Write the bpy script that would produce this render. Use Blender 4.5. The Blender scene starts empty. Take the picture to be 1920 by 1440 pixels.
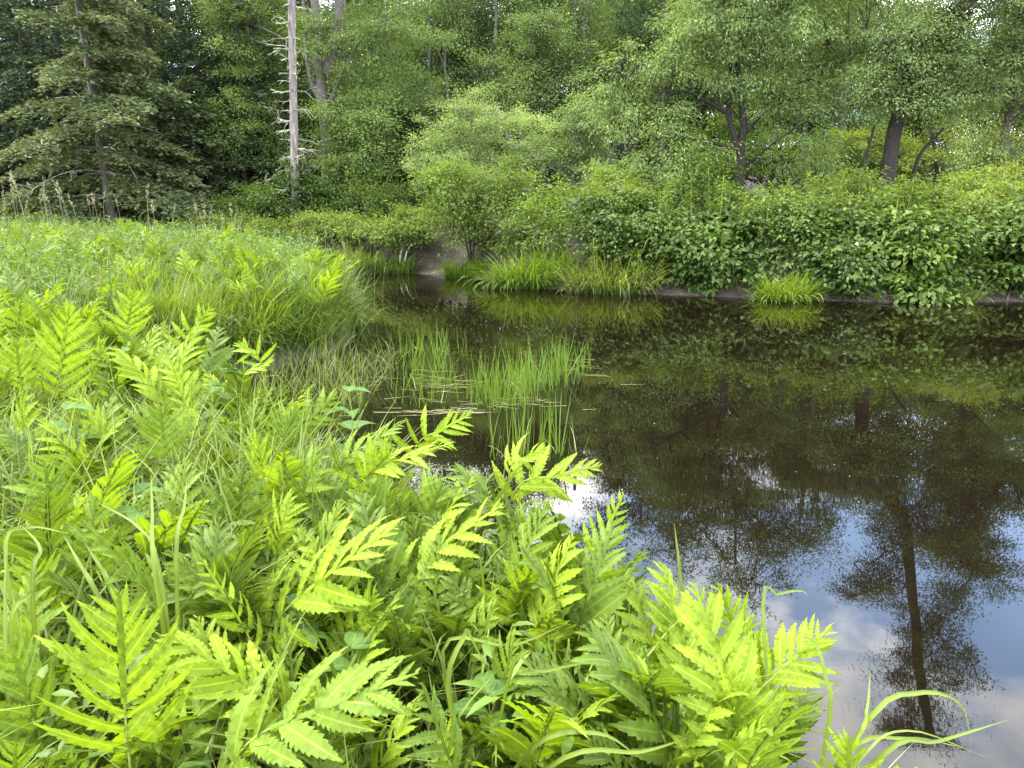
import bpy, math, random
import numpy as np
from mathutils import Matrix, Vector, Euler

random.seed(7)
RNG = np.random.default_rng(11)
SC = bpy.context.scene
COL = SC.collection
PI = math.pi

# ------------------------------------------------------------------ camera
EYE = 2.0
PITCH = math.radians(13.7)
FPX = 1371.0                      # focal length in pixels of the 1920 px wide photograph
cam_d = bpy.data.cameras.new('camera')
cam_d.sensor_width = 36.0
cam_d.lens = FPX / 1920 * 36.0
cam_d.clip_start = 0.05
cam_d.clip_end = 2000
cam = bpy.data.objects.new('camera', cam_d)
COL.objects.link(cam)
cam.location = (0, 0, EYE)
cam.rotation_euler = (PI / 2 - PITCH, 0, 0)
SC.camera = cam

# ------------------------------------------------------------------ light
SUN_EL, SUN_AZ = math.radians(62), math.radians(-80)     # azimuth from +Y, negative = towards -X
SKY_STRENGTH, SUN_STRENGTH, EXPOSURE = 0.15, 5.0, 1.05
world = bpy.data.worlds.new('World')
SC.world = world
world.use_nodes = True
nt = world.node_tree
nt.nodes.clear()
def wn(t, **kw):
    n = nt.nodes.new(t)
    for k, v in kw.items():
        setattr(n, k, v)
    return n
w_out = wn('ShaderNodeOutputWorld')
w_bg = wn('ShaderNodeBackground')
w_bg.inputs['Strength'].default_value = SKY_STRENGTH
sky = wn('ShaderNodeTexSky', sky_type='NISHITA')
sky.sun_disc = False
sky.sun_elevation = SUN_EL
sky.sun_rotation = SUN_AZ
sky.altitude = 200
sky.air_density = 1.0
sky.dust_density = 1.5
tc = wn('ShaderNodeTexCoord')
sep = wn('ShaderNodeSeparateXYZ')
nt.links.new(tc.outputs['Generated'], sep.inputs[0])
zz = wn('ShaderNodeMath', operation='MAXIMUM'); zz.inputs[1].default_value = 0.0
nt.links.new(sep.outputs['Z'], zz.inputs[0])
za = wn('ShaderNodeMath', operation='ADD'); za.inputs[1].default_value = 0.22
nt.links.new(zz.outputs[0], za.inputs[0])
dx = wn('ShaderNodeMath', operation='DIVIDE'); dy = wn('ShaderNodeMath', operation='DIVIDE')
nt.links.new(sep.outputs['X'], dx.inputs[0]); nt.links.new(za.outputs[0], dx.inputs[1])
nt.links.new(sep.outputs['Y'], dy.inputs[0]); nt.links.new(za.outputs[0], dy.inputs[1])
cmb = wn('ShaderNodeCombineXYZ')
nt.links.new(dx.outputs[0], cmb.inputs['X']); nt.links.new(dy.outputs[0], cmb.inputs['Y'])
cmb.inputs['Z'].default_value = 60.29
mpw = wn('ShaderNodeMapping'); mpw.inputs['Location'].default_value = (-.20, 0.0, 0)
nt.links.new(cmb.outputs[0], mpw.inputs['Vector'])
n1 = wn('ShaderNodeTexNoise'); n1.inputs['Scale'].default_value = 1.9; n1.inputs['Detail'].default_value = 9; n1.inputs['Roughness'].default_value = 0.58
n2 = wn('ShaderNodeTexNoise'); n2.inputs['Scale'].default_value = 3.1; n2.inputs['Detail'].default_value = 7
nt.links.new(mpw.outputs[0], n1.inputs['Vector']); nt.links.new(mpw.outputs[0], n2.inputs['Vector'])
r1 = wn('ShaderNodeValToRGB')
r1.color_ramp.elements[0].color = (.10, .10, .10, 1); r1.color_ramp.elements[0].position = 0.43; r1.color_ramp.elements[1].position = 0.56
nt.links.new(n1.outputs['Fac'], r1.inputs[0])
r2 = wn('ShaderNodeValToRGB')
r2.color_ramp.elements[0].position = 0.36; r2.color_ramp.elements[0].color = (17.0, 17.3, 18.0, 1)
r2.color_ramp.elements[1].position = 0.62; r2.color_ramp.elements[1].color = (38.0, 37.0, 35.2, 1)
nt.links.new(n2.outputs['Fac'], r2.inputs[0])
mixc = wn('ShaderNodeMix', data_type='RGBA')
nt.links.new(r1.outputs['Color'], mixc.inputs['Factor'])
veil = wn('ShaderNodeMix', data_type='RGBA', blend_type='ADD'); veil.inputs['Factor'].default_value = 1
veil.inputs['B'].default_value = (4.3, 7.9, 14.2, 1)        # bright summer haze over the blue
nt.links.new(sky.outputs[0], veil.inputs['A']); nt.links.new(veil.outputs['Result'], mixc.inputs['A']); nt.links.new(r2.outputs['Color'], mixc.inputs['B'])
nt.links.new(mixc.outputs['Result'], w_bg.inputs['Color'])
nt.links.new(w_bg.outputs[0], w_out.inputs['Surface'])

sun_d = bpy.data.lights.new('sun', 'SUN')
sun_d.energy = SUN_STRENGTH
sun_d.angle = math.radians(12)
sun_d.color = (1.0, 0.95, 0.84)
sun = bpy.data.objects.new('sun', sun_d)
COL.objects.link(sun)
sd = Vector((math.sin(SUN_AZ) * math.cos(SUN_EL), math.cos(SUN_AZ) * math.cos(SUN_EL), math.sin(SUN_EL)))
sun.rotation_euler = sd.to_track_quat('Z', 'Y').to_euler()
sun.location = (0, 0, 40)

SC.view_settings.view_transform = 'Standard'
SC.view_settings.look = 'None'
SC.view_settings.exposure = EXPOSURE
SC.view_settings.gamma = 1
SC.view_settings.use_curve_mapping = False
cy = SC.cycles
cy.max_bounces = 7; cy.diffuse_bounces = 4; cy.glossy_bounces = 3; cy.transmission_bounces = 4
cy.caustics_reflective = False; cy.caustics_refractive = False
cy.use_denoising = True
try:
    cy.denoiser = 'OPENIMAGEDENOISE'; cy.denoising_input_passes = 'RGB_ALBEDO_NORMAL'; cy.denoising_prefilter = 'ACCURATE'
except Exception:
    pass

# ------------------------------------------------------------------ from a pixel of the photograph to a place
def ray(px, py):
    a = (px - 960) / FPX; v = (720 - py) / FPX
    return np.array([a, math.cos(PITCH) + v * math.sin(PITCH), -math.sin(PITCH) + v * math.cos(PITCH)])
def at(px, py, Y):
    d = ray(px, py); t = Y / d[1]
    return np.array([d[0] * t, Y, EYE + d[2] * t])
def on_z(px, py, z=0.0):
    d = ray(px, py); t = (z - EYE) / d[2]
    return np.array([0, 0, EYE]) + d * t
def mirrored(px, py, Y):           # what the still water shows at this pixel, standing at distance Y
    p = at(px, py, Y); p[2] = -p[2]
    return p

# ------------------------------------------------------------------ ground shape
NEAR = np.array([(60, -14), (30, -12), (8, -8), (2.4, -1.5), (1.22, 0.6), (0.90, 1.6), (0.66, 2.15), (0.42, 2.75), (-0.05, 3.3), (-0.65, 3.85), (-1.3, 4.45),
                 (-2.0, 5.15), (-2.75, 5.9), (-3.4, 6.7), (-3.75, 7.5), (-3.3, 8.6), (-2.6, 9.6), (-2.4, 11), (-2.95, 13), (-4.0, 16), (-5.5, 19.3), (-8.0, 22.3), (-13, 25), (-22, 26.5)], float)
FAR = np.array([(60, 19), (20, 16.2), (10, 15.6), (8, 15.5), (6, 16), (3.8, 16.8), (2.3, 17.3), (0.6, 18.2), (-0.4, 19.4), (-1.4, 21.4), (-3.0, 22.4),
                (-4.6, 23.2), (-7.5, 25), (-13, 27.2), (-22, 28.3)], float)
POLY = np.vstack([NEAR, FAR[::-1]])
def seg_dist(P, L):
    d = np.full(len(P), 1e9)
    for a, b in zip(L[:-1], L[1:]):
        ab = b - a
        t = np.clip(((P - a) @ ab) / (ab @ ab), 0, 1)
        d = np.minimum(d, np.linalg.norm(P - (a + t[:, None] * ab), axis=1))
    return d
def inside(P):
    c = np.zeros(len(P), bool)
    n = len(POLY)
    for i in range(n):
        a, b = POLY[i], POLY[(i + 1) % n]
        m = ((a[1] > P[:, 1]) != (b[1] > P[:, 1]))
        x = (b[0] - a[0]) * (P[:, 1] - a[1]) / (b[1] - a[1] + 1e-12) + a[0]
        c ^= m & (P[:, 0] < x)
    return c
def ss(a, b, x):
    t = np.clip((x - a) / (b - a), 0, 1)
    return t * t * (3 - 2 * t)
def wob(x, y, f, s=0.0):
    return (np.sin(x * f + 1.3 * np.sin(y * f * 0.7 + s)) + np.sin(y * f * 1.13 + 2.1 + 1.1 * np.sin(x * f * 0.8 + s))) * 0.5
def ground_z(x, y):
    P = np.stack([np.atleast_1d(np.asarray(x, float)), np.atleast_1d(np.asarray(y, float))], 1)
    dn, df = seg_dist(P, NEAR), seg_dist(P, FAR)
    ins = inside(P)
    X, Y = P[:, 0], P[:, 1]
    hn = 0.40 * ss(0, 0.45, dn) + 0.12 * ss(0.4, 3, dn) + 0.12 * ss(2, 12, dn) + 0.25 * ss(8, 20, Y) * ss(0.5, 4, dn) + 0.03 * wob(X, Y, 3.1)
    top = 1.0 + 0.55 * ss(-3, 3, X)
    w = 0.5 + 0.35 * wob(X, Y, 1.7, 1.0)
    hf = 0.16 * ss(0, 0.6, df) + (top - 0.16) * ss(0.35 + 0.3 * w, 1.35 + 0.5 * w, df) + 0.05 * wob(X, Y, 4.3) * ss(0.1, 0.6, df) + 0.25 * ss(2, 9, df)
    hill = 0.17 * np.maximum(0, Y - 36 - 0.35 * np.maximum(X - 6, 0)) * (1 - 0.45 * ss(0, 14, X)) + 0.4 * wob(X, Y, 0.13) * ss(40, 60, Y)
    h = np.where(dn < df, hn, hf) + np.minimum(hill, 26)
    return np.where(ins, -0.75 * ss(0, 2.2, np.minimum(dn, df)) - 0.02, h)
def gz(x, y):
    return float(ground_z([x], [y])[0])

# ------------------------------------------------------------------ materials
def mat_nodes(name):
    m = bpy.data.materials.new(name); m.use_nodes = True
    n = m.node_tree; n.nodes.clear()
    return m, n
def leaf_mat(name, dark, light, trans=0.42, tcol=None, rough=0.5, spec=0.25, rib=False, hue_var=0.0):
    """leaf: colour varies leaf by leaf (attribute tint, object random); part of the light passes through"""
    m, n = mat_nodes(name)
    N = n.nodes.new; L = n.links.new
    out = N('ShaderNodeOutputMaterial')
    at_ = N('ShaderNodeAttribute'); at_.attribute_name = 'tint'
    oi = N('ShaderNodeObjectInfo')
    geo = N('ShaderNodeNewGeometry')
    ad = N('ShaderNodeMath'); ad.operation = 'MULTIPLY_ADD'
    ad.inputs[1].default_value = 0.26 if rib else 0.5; ad.inputs[2].default_value = -0.13 if rib else -0.25
    L(oi.outputs['Random'], ad.inputs[0])
    a2 = N('ShaderNodeMath'); a2.operation = 'ADD'; a2.use_clamp = True
    L(at_.outputs['Fac'], a2.inputs[0]); L(ad.outputs[0], a2.inputs[1])
    mx = N('ShaderNodeMix'); mx.data_type = 'RGBA'
    mx.inputs['A'].default_value = (*dark, 1); mx.inputs['B'].default_value = (*light, 1)
    L(a2.outputs[0], mx.inputs['Factor'])
    col = mx.outputs['Result']
    tx = N('ShaderNodeTexCoord')
    nz = N('ShaderNodeTexNoise'); nz.inputs['Scale'].default_value = 9 if rib else 1.4; nz.inputs['Detail'].default_value = 3
    L(tx.outputs['Object'], nz.inputs['Vector'])
    hs = N('ShaderNodeHueSaturation')
    vr = N('ShaderNodeMapRange'); vr.inputs['From Min'].default_value = 0.3; vr.inputs['From Max'].default_value = 0.7
    vr.inputs['To Min'].default_value = 0.78; vr.inputs['To Max'].default_value = 1.22
    L(nz.outputs['Fac'], vr.inputs['Value']); L(vr.outputs[0], hs.inputs['Value']); L(col, hs.inputs['Color'])
    col = hs.outputs[0]
    if rib:
        ra = N('ShaderNodeAttribute'); ra.attribute_name = 'rib'
        rr = N('ShaderNodeMapRange'); rr.inputs['From Min'].default_value = 0.84; rr.inputs['From Max'].default_value = 0.97
        L(ra.outputs['Fac'], rr.inputs['Value'])
        m2 = N('ShaderNodeMix'); m2.data_type = 'RGBA'
        m2.inputs['B'].default_value = (min(light[0] * 1.25, .6), min(light[1] * 1.12, .6), light[2] * 1.6, 1)
        L(rr.outputs[0], m2.inputs['Factor']); L(col, m2.inputs['A'])
        col = m2.outputs['Result']
    b = N('ShaderNodeBsdfPrincipled')
    b.inputs['Roughness'].default_value = rough
    b.inputs['Specular IOR Level'].default_value = spec
    L(col, b.inputs['Base Color'])
    t = N('ShaderNodeBsdfTranslucent')
    tm = N('ShaderNodeMix'); tm.data_type = 'RGBA'; tm.blend_type = 'MULTIPLY'; tm.inputs['Factor'].default_value = 1
    tm.inputs['B'].default_value = (*(tcol or (1.5, 1.35, 0.5)), 1)
    L(col, tm.inputs['A']); L(tm.outputs['Result'], t.inputs['Color'])
    s = N('ShaderNodeMixShader'); s.inputs[0].default_value = trans
    L(b.outputs[0], s.inputs[1]); L(t.outputs[0], s.inputs[2]); L(s.outputs[0], out.inputs[0])
    return m
def rough_mat(name, c1, c2, scale=6.0, stretch=(1, 1, 1), bump=0.4, rough=0.9, c3=None, spec=0.2, bdist=0.02):
    m, n = mat_nodes(name)
    N = n.nodes.new; L = n.links.new
    out = N('ShaderNodeOutputMaterial'); b = N('ShaderNodeBsdfPrincipled')
    b.inputs['Roughness'].default_value = rough; b.inputs['Specular IOR Level'].default_value = spec
    tx = N('ShaderNodeTexCoord'); mp = N('ShaderNodeMapping'); mp.inputs['Scale'].default_value = stretch
    L(tx.outputs['Object'], mp.inputs[0])
    z = N('ShaderNodeTexNoise'); z.inputs['Scale'].default_value = scale; z.inputs['Detail'].default_value = 8; z.inputs['Roughness'].default_value = 0.65
    L(mp.outputs[0], z.inputs['Vector'])
    r = N('ShaderNodeValToRGB'); r.color_ramp.elements[0].position = 0.32; r.color_ramp.elements[1].position = 0.68
    r.color_ramp.elements[0].color = (*c1, 1); r.color_ramp.elements[1].color = (*c2, 1)
    if c3:
        e = r.color_ramp.elements.new(0.58); e.color = (*c3, 1)
    L(z.outputs['Fac'], r.inputs[0]); L(r.outputs[0], b.inputs['Base Color'])
    bp = N('ShaderNodeBump'); bp.inputs['Strength'].default_value = bump; bp.inputs['Distance'].default_value = bdist
    L(z.outputs['Fac'], bp.inputs['Height']); L(bp.outputs[0], b.inputs['Normal'])
    L(b.outputs[0], out.inputs[0])
    return m

M = {}
M['fern_bright'] = leaf_mat('fern_bright', (0.100, 0.161, 0.010), (0.224, 0.297, 0.019), 0.36, (1.35, 1.4, 0.35), 0.6, 0.15, True)
M['fern_mid'] = leaf_mat('fern_mid', (0.064, 0.111, 0.009), (0.153, 0.217, 0.019), 0.34, (1.35, 1.4, 0.4), 0.6, 0.18, True)
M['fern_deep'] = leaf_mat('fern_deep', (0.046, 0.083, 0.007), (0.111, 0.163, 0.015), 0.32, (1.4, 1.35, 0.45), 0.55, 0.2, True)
M['fern_stem'] = rough_mat('fern_stem', (0.16, 0.20, 0.03), (0.24, 0.26, 0.05), 20, bump=0.1, rough=0.5)
M['sedge'] = leaf_mat('sedge', (0.046, 0.083, 0.008), (0.152, 0.201, 0.028), 0.30, (1.4, 1.3, 0.45), 0.5, 0.2, True)
M['straw'] = rough_mat('straw', (0.15, 0.14, 0.06), (0.32, 0.29, 0.14), 30, bump=0.1, rough=0.7)
M['meadow'] = leaf_mat('meadow_grass', (0.040, 0.080, 0.016), (0.180, 0.216, 0.053), 0.40, (1.4, 1.3, 0.45), 0.45, 0.3)
M['meadow_leaf'] = leaf_mat('meadow_leaf', (0.050, 0.104, 0.010), (0.136, 0.208, 0.020), 0.34, (1.5, 1.35, 0.4), 0.5, 0.3)
M['reed'] = leaf_mat('reed_blade', (0.068, 0.124, 0.013), (0.135, 0.211, 0.027), 0.38, (1.4, 1.3, 0.4), 0.45, 0.3)
M['weed'] = leaf_mat('weed_leaf', (0.045, 0.100, 0.014), (0.090, 0.155, 0.022), 0.35, (1.3, 1.3, 0.5), 0.55, 0.2, True)
M['tuft'] = leaf_mat('tuft_grass', (0.066, 0.125, 0.012), (0.159, 0.228, 0.030), 0.42, (1.4, 1.3, 0.4), 0.45, 0.3)
M['bank_herb'] = leaf_mat('bank_herb', (0.052, 0.089, 0.013), (0.151, 0.204, 0.036), 0.42, (1.5, 1.35, 0.4), 0.5, 0.25)
M['vine'] = leaf_mat('vine_leaf', (0.030, 0.060, 0.010), (0.112, 0.166, 0.028), 0.32, (1.4, 1.35, 0.5), 0.55, 0.22)
M['shrub'] = leaf_mat('shrub_leaf', (0.042, 0.074, 0.013), (0.155, 0.210, 0.042), 0.40, (1.35, 1.35, 0.6), 0.6, 0.12)
M['willow'] = leaf_mat('willow_leaf', (0.097, 0.139, 0.045), (0.263, 0.335, 0.118), 0.38, (1.35, 1.35, 0.6), 0.6, 0.12)
M['maple'] = leaf_mat('maple_leaf', (0.051, 0.085, 0.021), (0.186, 0.251, 0.069), 0.30, (1.35, 1.35, 0.6), 0.6, 0.12)
M['elder'] = leaf_mat('box_elder_leaf', (0.062, 0.099, 0.028), (0.214, 0.279, 0.089), 0.30, (1.35, 1.35, 0.6), 0.6, 0.12)
M['ash'] = leaf_mat('ash_leaf', (0.044, 0.072, 0.023), (0.166, 0.217, 0.072), 0.30, (1.35, 1.35, 0.6), 0.6, 0.12)
M['wood_light'] = leaf_mat('wood_light_leaf', (0.036, 0.060, 0.016), (0.122, 0.170, 0.047), 0.30, (1.35, 1.35, 0.6), 0.6, 0.12)  # lighter back trees, also toned down for the shade of the wood
M['wood'] = leaf_mat('wood_shade_leaf', (0.022, 0.040, 0.014), (0.069, 0.099, 0.033), 0.30, (1.35, 1.35, 0.6), 0.6, 0.12)  # back trees: shade inside the wood is put into the leaf colour
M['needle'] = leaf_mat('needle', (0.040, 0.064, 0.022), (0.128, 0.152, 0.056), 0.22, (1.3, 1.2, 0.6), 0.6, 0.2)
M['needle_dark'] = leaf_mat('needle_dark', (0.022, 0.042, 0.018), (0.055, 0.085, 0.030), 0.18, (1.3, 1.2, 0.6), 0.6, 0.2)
M['bark'] = rough_mat('bark', (0.045, 0.038, 0.030), (0.16, 0.14, 0.12), 9, (4, 4, 0.8), 0.8)
M['bark_dark'] = rough_mat('bark_dark', (0.014, 0.011, 0.009), (0.050, 0.042, 0.034), 9, (4, 4, 0.8), 0.8)  # canopy shade on the leaning elm trunk is put into this darker bark
M['bark_grey'] = rough_mat('bark_grey', (0.06, 0.055, 0.05), (0.22, 0.20, 0.175), 7, (4, 4, 0.9), 1.0)
M['dead_wood'] = rough_mat('dead_wood', (0.07, 0.055, 0.045), (0.36, 0.33, 0.29), 4, (3, 3, 0.5), 1.0, c3=(0.21, 0.18, 0.155))
M['lichen'] = rough_mat('lichen_twig', (0.12, 0.115, 0.085), (0.40, 0.40, 0.29), 5, bump=0.6)
M['mud'] = rough_mat('mud', (0.045, 0.034, 0.025), (0.155, 0.130, 0.100), 3.2, bump=1.0, rough=0.8, c3=(0.065, 0.052, 0.038), bdist=0.12)
M['litter'] = rough_mat('litter', (0.04, 0.03, 0.02), (0.20, 0.16, 0.10), 3, bump=.2)
M['driftwood'] = rough_mat('driftwood', (0.40, 0.36, 0.30), (0.62, 0.58, 0.50), 6, bump=0.3)
M['petal'] = rough_mat('petal', (0.70, 0.70, 0.66), (0.82, 0.82, 0.78), 6, bump=0.1)
M['fleck'] = rough_mat('fleck', (0.30, 0.27, 0.20), (0.55, 0.52, 0.44), 3, bump=0.0)

# ------------------------------------------------------------------ mesh collector
class MB:
    def __init__(s):
        s.v = []; s.f = []; s.t = []; s.r = []; s.n = 0; s.m = []
    def add(s, v, f, tint=None, rib=None, mi=0):
        v = np.asarray(v, float).reshape(-1, 3); f = np.asarray(f, np.int64)
        s.v.append(v); s.f.append(f + s.n); s.m.append(np.full(len(f), mi, np.int32))
        s.t.append(np.full(len(v), 0.5) if tint is None else np.broadcast_to(np.asarray(tint, float).ravel(), (len(v),)))
        s.r.append(np.zeros(len(v)) if rib is None else np.asarray(rib, float).ravel())
        s.n += len(v)
    def mesh(s, name, mats, smooth=True, origin=(0, 0, 0)):
        me = bpy.data.meshes.new(name)
        V = np.concatenate(s.v) - np.asarray(origin, float)
        me.vertices.add(len(V)); me.vertices.foreach_set('co', V.astype(np.float32).ravel())
        loops = np.concatenate([f.ravel() for f in s.f]).astype(np.int32)
        sizes = np.concatenate([np.full(len(f), f.shape[1], np.int32) for f in s.f])
        me.loops.add(len(loops)); me.loops.foreach_set('vertex_index', loops)
        me.polygons.add(len(sizes))
        me.polygons.foreach_set('loop_start', (np.cumsum(sizes) - sizes).astype(np.int32))
        me.polygons.foreach_set('loop_total', sizes)
        for m in (mats if isinstance(mats, (list, tuple)) else [mats]):
            me.materials.append(m)
        me.polygons.foreach_set('material_index', np.concatenate(s.m))
        me.polygons.foreach_set('use_smooth', np.full(len(sizes), smooth, bool))
        a = me.attributes.new('tint', 'FLOAT', 'POINT'); a.data.foreach_set('value', np.concatenate(s.t).astype(np.float32))
        if any(r.any() for r in s.r):
            a = me.attributes.new('rib', 'FLOAT', 'POINT'); a.data.foreach_set('value', np.concatenate(s.r).astype(np.float32))
        me.update()
        return me
def link(name, data, parent=None, loc=None, kind=None, label=None, cat=None, group=None):
    o = bpy.data.objects.new(name, data)
    COL.objects.link(o)
    if parent is not None: o.parent = parent
    if loc is not None: o.location = tuple(float(c) for c in loc)
    if kind: o['kind'] = kind
    if label: o['label'] = label
    if cat: o['category'] = cat
    if group: o['group'] = group
    return o
def thing(name, label, cat, loc, group=None):
    return link(name, None, None, loc, None, label, cat, group)
def part(name, mb, mats, parent, base, kind=None, label=None, smooth=True):
    return link(name, mb.mesh(name, mats, smooth, base), parent, (0, 0, 0), kind, label)

def norm(a):
    return a / np.maximum(np.linalg.norm(a, axis=-1, keepdims=True), 1e-9)
def tube(mb, P, R, k=6, tint=0.5, cap=True, mi=0):
    P = np.asarray(P, float); R = np.broadcast_to(np.asarray(R, float), (len(P),))
    T = norm(np.gradient(P, axis=0))
    ref = np.array([1.0, 0, 0]) if abs(T[:, 0]).mean() < 0.8 else np.array([0, 1.0, 0])
    A = norm(np.cross(T, ref)); B = np.cross(T, A)
    th = np.linspace(0, 2 * PI, k, endpoint=False)
    V = P[:, None, :] + R[:, None, None] * (np.cos(th)[None, :, None] * A[:, None, :] + np.sin(th)[None, :, None] * B[:, None, :])
    n = len(P)
    i = np.arange(n - 1)[:, None] * k; j = np.arange(k)[None, :]; j2 = (j + 1) % k
    F = np.stack([i + j, i + j2, i + k + j2, i + k + j], -1).reshape(-1, 4)
    mb.add(V.reshape(-1, 3), F, tint, None, mi)
def bez(a, b, c, n):
    t = np.linspace(0, 1, n)[:, None]
    return (1 - t) ** 2 * np.asarray(a) + 2 * t * (1 - t) * np.asarray(b) + t ** 2 * np.asarray(c)
def spline(pts, n):
    """smooth curve through points"""
    P = np.asarray(pts, float); m = len(P)
    Q = np.vstack([2 * P[0] - P[1], P, 2 * P[-1] - P[-2]])
    out = []
    for u in np.linspace(0, m - 1 - 1e-6, n):
        i = int(u); t = u - i
        p0, p1, p2, p3 = Q[i], Q[i + 1], Q[i + 2], Q[i + 3]
        out.append(0.5 * (2 * p1 + (p2 - p0) * t + (2 * p0 - 5 * p1 + 4 * p2 - p3) * t * t + (3 * p1 - p0 - 3 * p2 + p3) * t ** 3))
    return np.array(out)
def leaves(mb, P, A, Nn, ln, wd, tint, fold=0.25, mi=0, at_=0.45):
    """folded leaves: base, two sides, tip"""
    A = norm(A); S = norm(np.cross(Nn, A)); N2 = np.cross(A, S)
    ln = np.broadcast_to(ln, (len(P),))[:, None]; wd = np.broadcast_to(wd, (len(P),))[:, None]
    mid = P + A * ln * at_ + N2 * wd * fold
    V = np.stack([P, mid - S * wd * 0.5, P + A * ln - N2 * wd * fold * 0.6, mid + S * wd * 0.5], 1)
    n = len(P); i = np.arange(n)[:, None] * 4
    F = np.concatenate([i + np.array([[0, 1, 2]]), i + np.array([[0, 2, 3]])])
    mb.add(V.reshape(-1, 3), F, np.repeat(np.broadcast_to(tint, (n,)), 4), None, mi)
def unit(rng, n):
    return norm(rng.normal(size=(n, 3)))
def blades(mb, base, length, width, az, lean, bend, segs, tint, fold=0.0, twist=None, rng=RNG, mi=0):
    """grass blades as tapering bent ribbons"""
    n = len(base)
    t = np.linspace(0, 1, segs + 1)
    length = np.broadcast_to(length, (n,)); width = np.broadcast_to(width, (n,)); lean = np.broadcast_to(lean, (n,)); bend = np.broadcast_to(bend, (n,))
    th = lean[:, None] + bend[:, None] * (t[None, :] ** 1.3)
    thm = (th[:, 1:] + th[:, :-1]) / 2
    d = (length / segs)[:, None]
    h = np.concatenate([np.zeros((n, 1)), np.cumsum(np.sin(thm) * d, 1)], 1)
    z = np.concatenate([np.zeros((n, 1)), np.cumsum(np.cos(thm) * d, 1)], 1)
    dirx, diry = np.cos(az)[:, None], np.sin(az)[:, None]
    C = np.stack([base[:, 0:1] + h * dirx, base[:, 1:2] + h * diry, base[:, 2:3] + z], -1)
    tw = rng.uniform(-0.9, 0.9, n) if twist is None else np.broadcast_to(twist, (n,))
    S = np.stack([-np.sin(az + tw), np.cos(az + tw), 0 * az], -1)[:, None, :]
    prof = np.minimum(1, 0.55 + 1.6 * t) * np.clip(1.02 - t ** 2.4, 0.03, 1)
    Wd = (width[:, None] * prof[None, :])[:, :, None] * 0.5
    if fold:
        Nd = np.stack([np.cos(th) * dirx, np.cos(th) * diry, -np.sin(th)], -1)
        V = np.stack([C - S * Wd + Nd * Wd * fold, C, C + S * Wd + Nd * Wd * fold], 2); k = 3
    else:
        V = np.stack([C - S * Wd, C + S * Wd], 2); k = 2
    i = (np.arange(n) * (segs + 1) * k)[:, None, None] + (np.arange(segs) * k)[None, :, None] + np.arange(k - 1)[None, None, :]
    F = np.stack([i, i + 1, i + k + 1, i + k], -1).reshape(-1, 4)
    rib = None
    if fold:
        rib = np.zeros((n, segs + 1, 3)); rib[:, :, 1] = 1
        rib = rib.ravel()
    mb.add(V.reshape(-1, 3), F, np.repeat(np.broadcast_to(tint, (n,)), (segs + 1) * k), rib, mi)

# ------------------------------------------------------------------ ground and water
def build_ground():
    def axis(c, lo, hi, n, tight):
        u = np.linspace(math.asinh((lo - c) / tight), math.asinh((hi - c) / tight), n)
        return c + tight * np.sinh(u)
    xs = axis(0.5, -260, 260, 330, 6.0); ys = axis(9, -60, 320, 330, 9.0)
    X, Y = np.meshgrid(xs, ys)
    Z = ground_z(X.ravel(), Y.ravel())
    mb = MB()
    nx = len(xs); i = (np.arange(len(ys) - 1)[:, None] * nx + np.arange(nx - 1)[None, :]).ravel()
    mb.add(np.stack([X.ravel(), Y.ravel(), Z], 1), np.stack([i, i + 1, i + nx + 1, i + nx], 1))
    link('ground', mb.mesh('ground', M['mud']), kind='structure')
build_ground()

m, n = mat_nodes('river_water')
N = n.nodes.new; L = n.links.new
out = N('ShaderNodeOutputMaterial'); b = N('ShaderNodeBsdfPrincipled')
b.inputs['Base Color'].default_value = (0.0042, 0.0026, 0.0014, 1); b.inputs['Roughness'].default_value = 0.012; b.inputs['IOR'].default_value = 1.40
tx = N('ShaderNodeTexCoord'); mp = N('ShaderNodeMapping'); mp.inputs['Scale'].default_value = (0.45, 1.6, 1)
L(tx.outputs['Object'], mp.inputs[0])
z1 = N('ShaderNodeTexNoise'); z1.inputs['Scale'].default_value = 2.6; z1.inputs['Detail'].default_value = 5
z2 = N('ShaderNodeTexNoise'); z2.inputs['Scale'].default_value = 0.35; z2.inputs['Detail'].default_value = 2
L(mp.outputs[0], z1.inputs['Vector']); L(mp.outputs[0], z2.inputs['Vector'])
mr = N('ShaderNodeMapRange'); mr.inputs['From Min'].default_value = 0.48; mr.inputs['From Max'].default_value = 0.66
mr.inputs['To Min'].default_value = 0.004; mr.inputs['To Max'].default_value = 0.045
L(z2.outputs['Fac'], mr.inputs['Value'])
bp = N('ShaderNodeBump'); bp.inputs['Distance'].default_value = 0.02
L(mr.outputs[0], bp.inputs['Strength']); L(z1.outputs['Fac'], bp.inputs['Height']); L(bp.outputs[0], b.inputs['Normal'])
L(b.outputs[0], out.inputs[0])
M['water'] = m
mb = MB()
mb.add([(-60, -40, 0), (90, -40, 0), (90, 60, 0), (-60, 60, 0)], [(0, 1, 2, 3)])
link('water', mb.mesh('water', M['water'], False), kind='structure')

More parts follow.
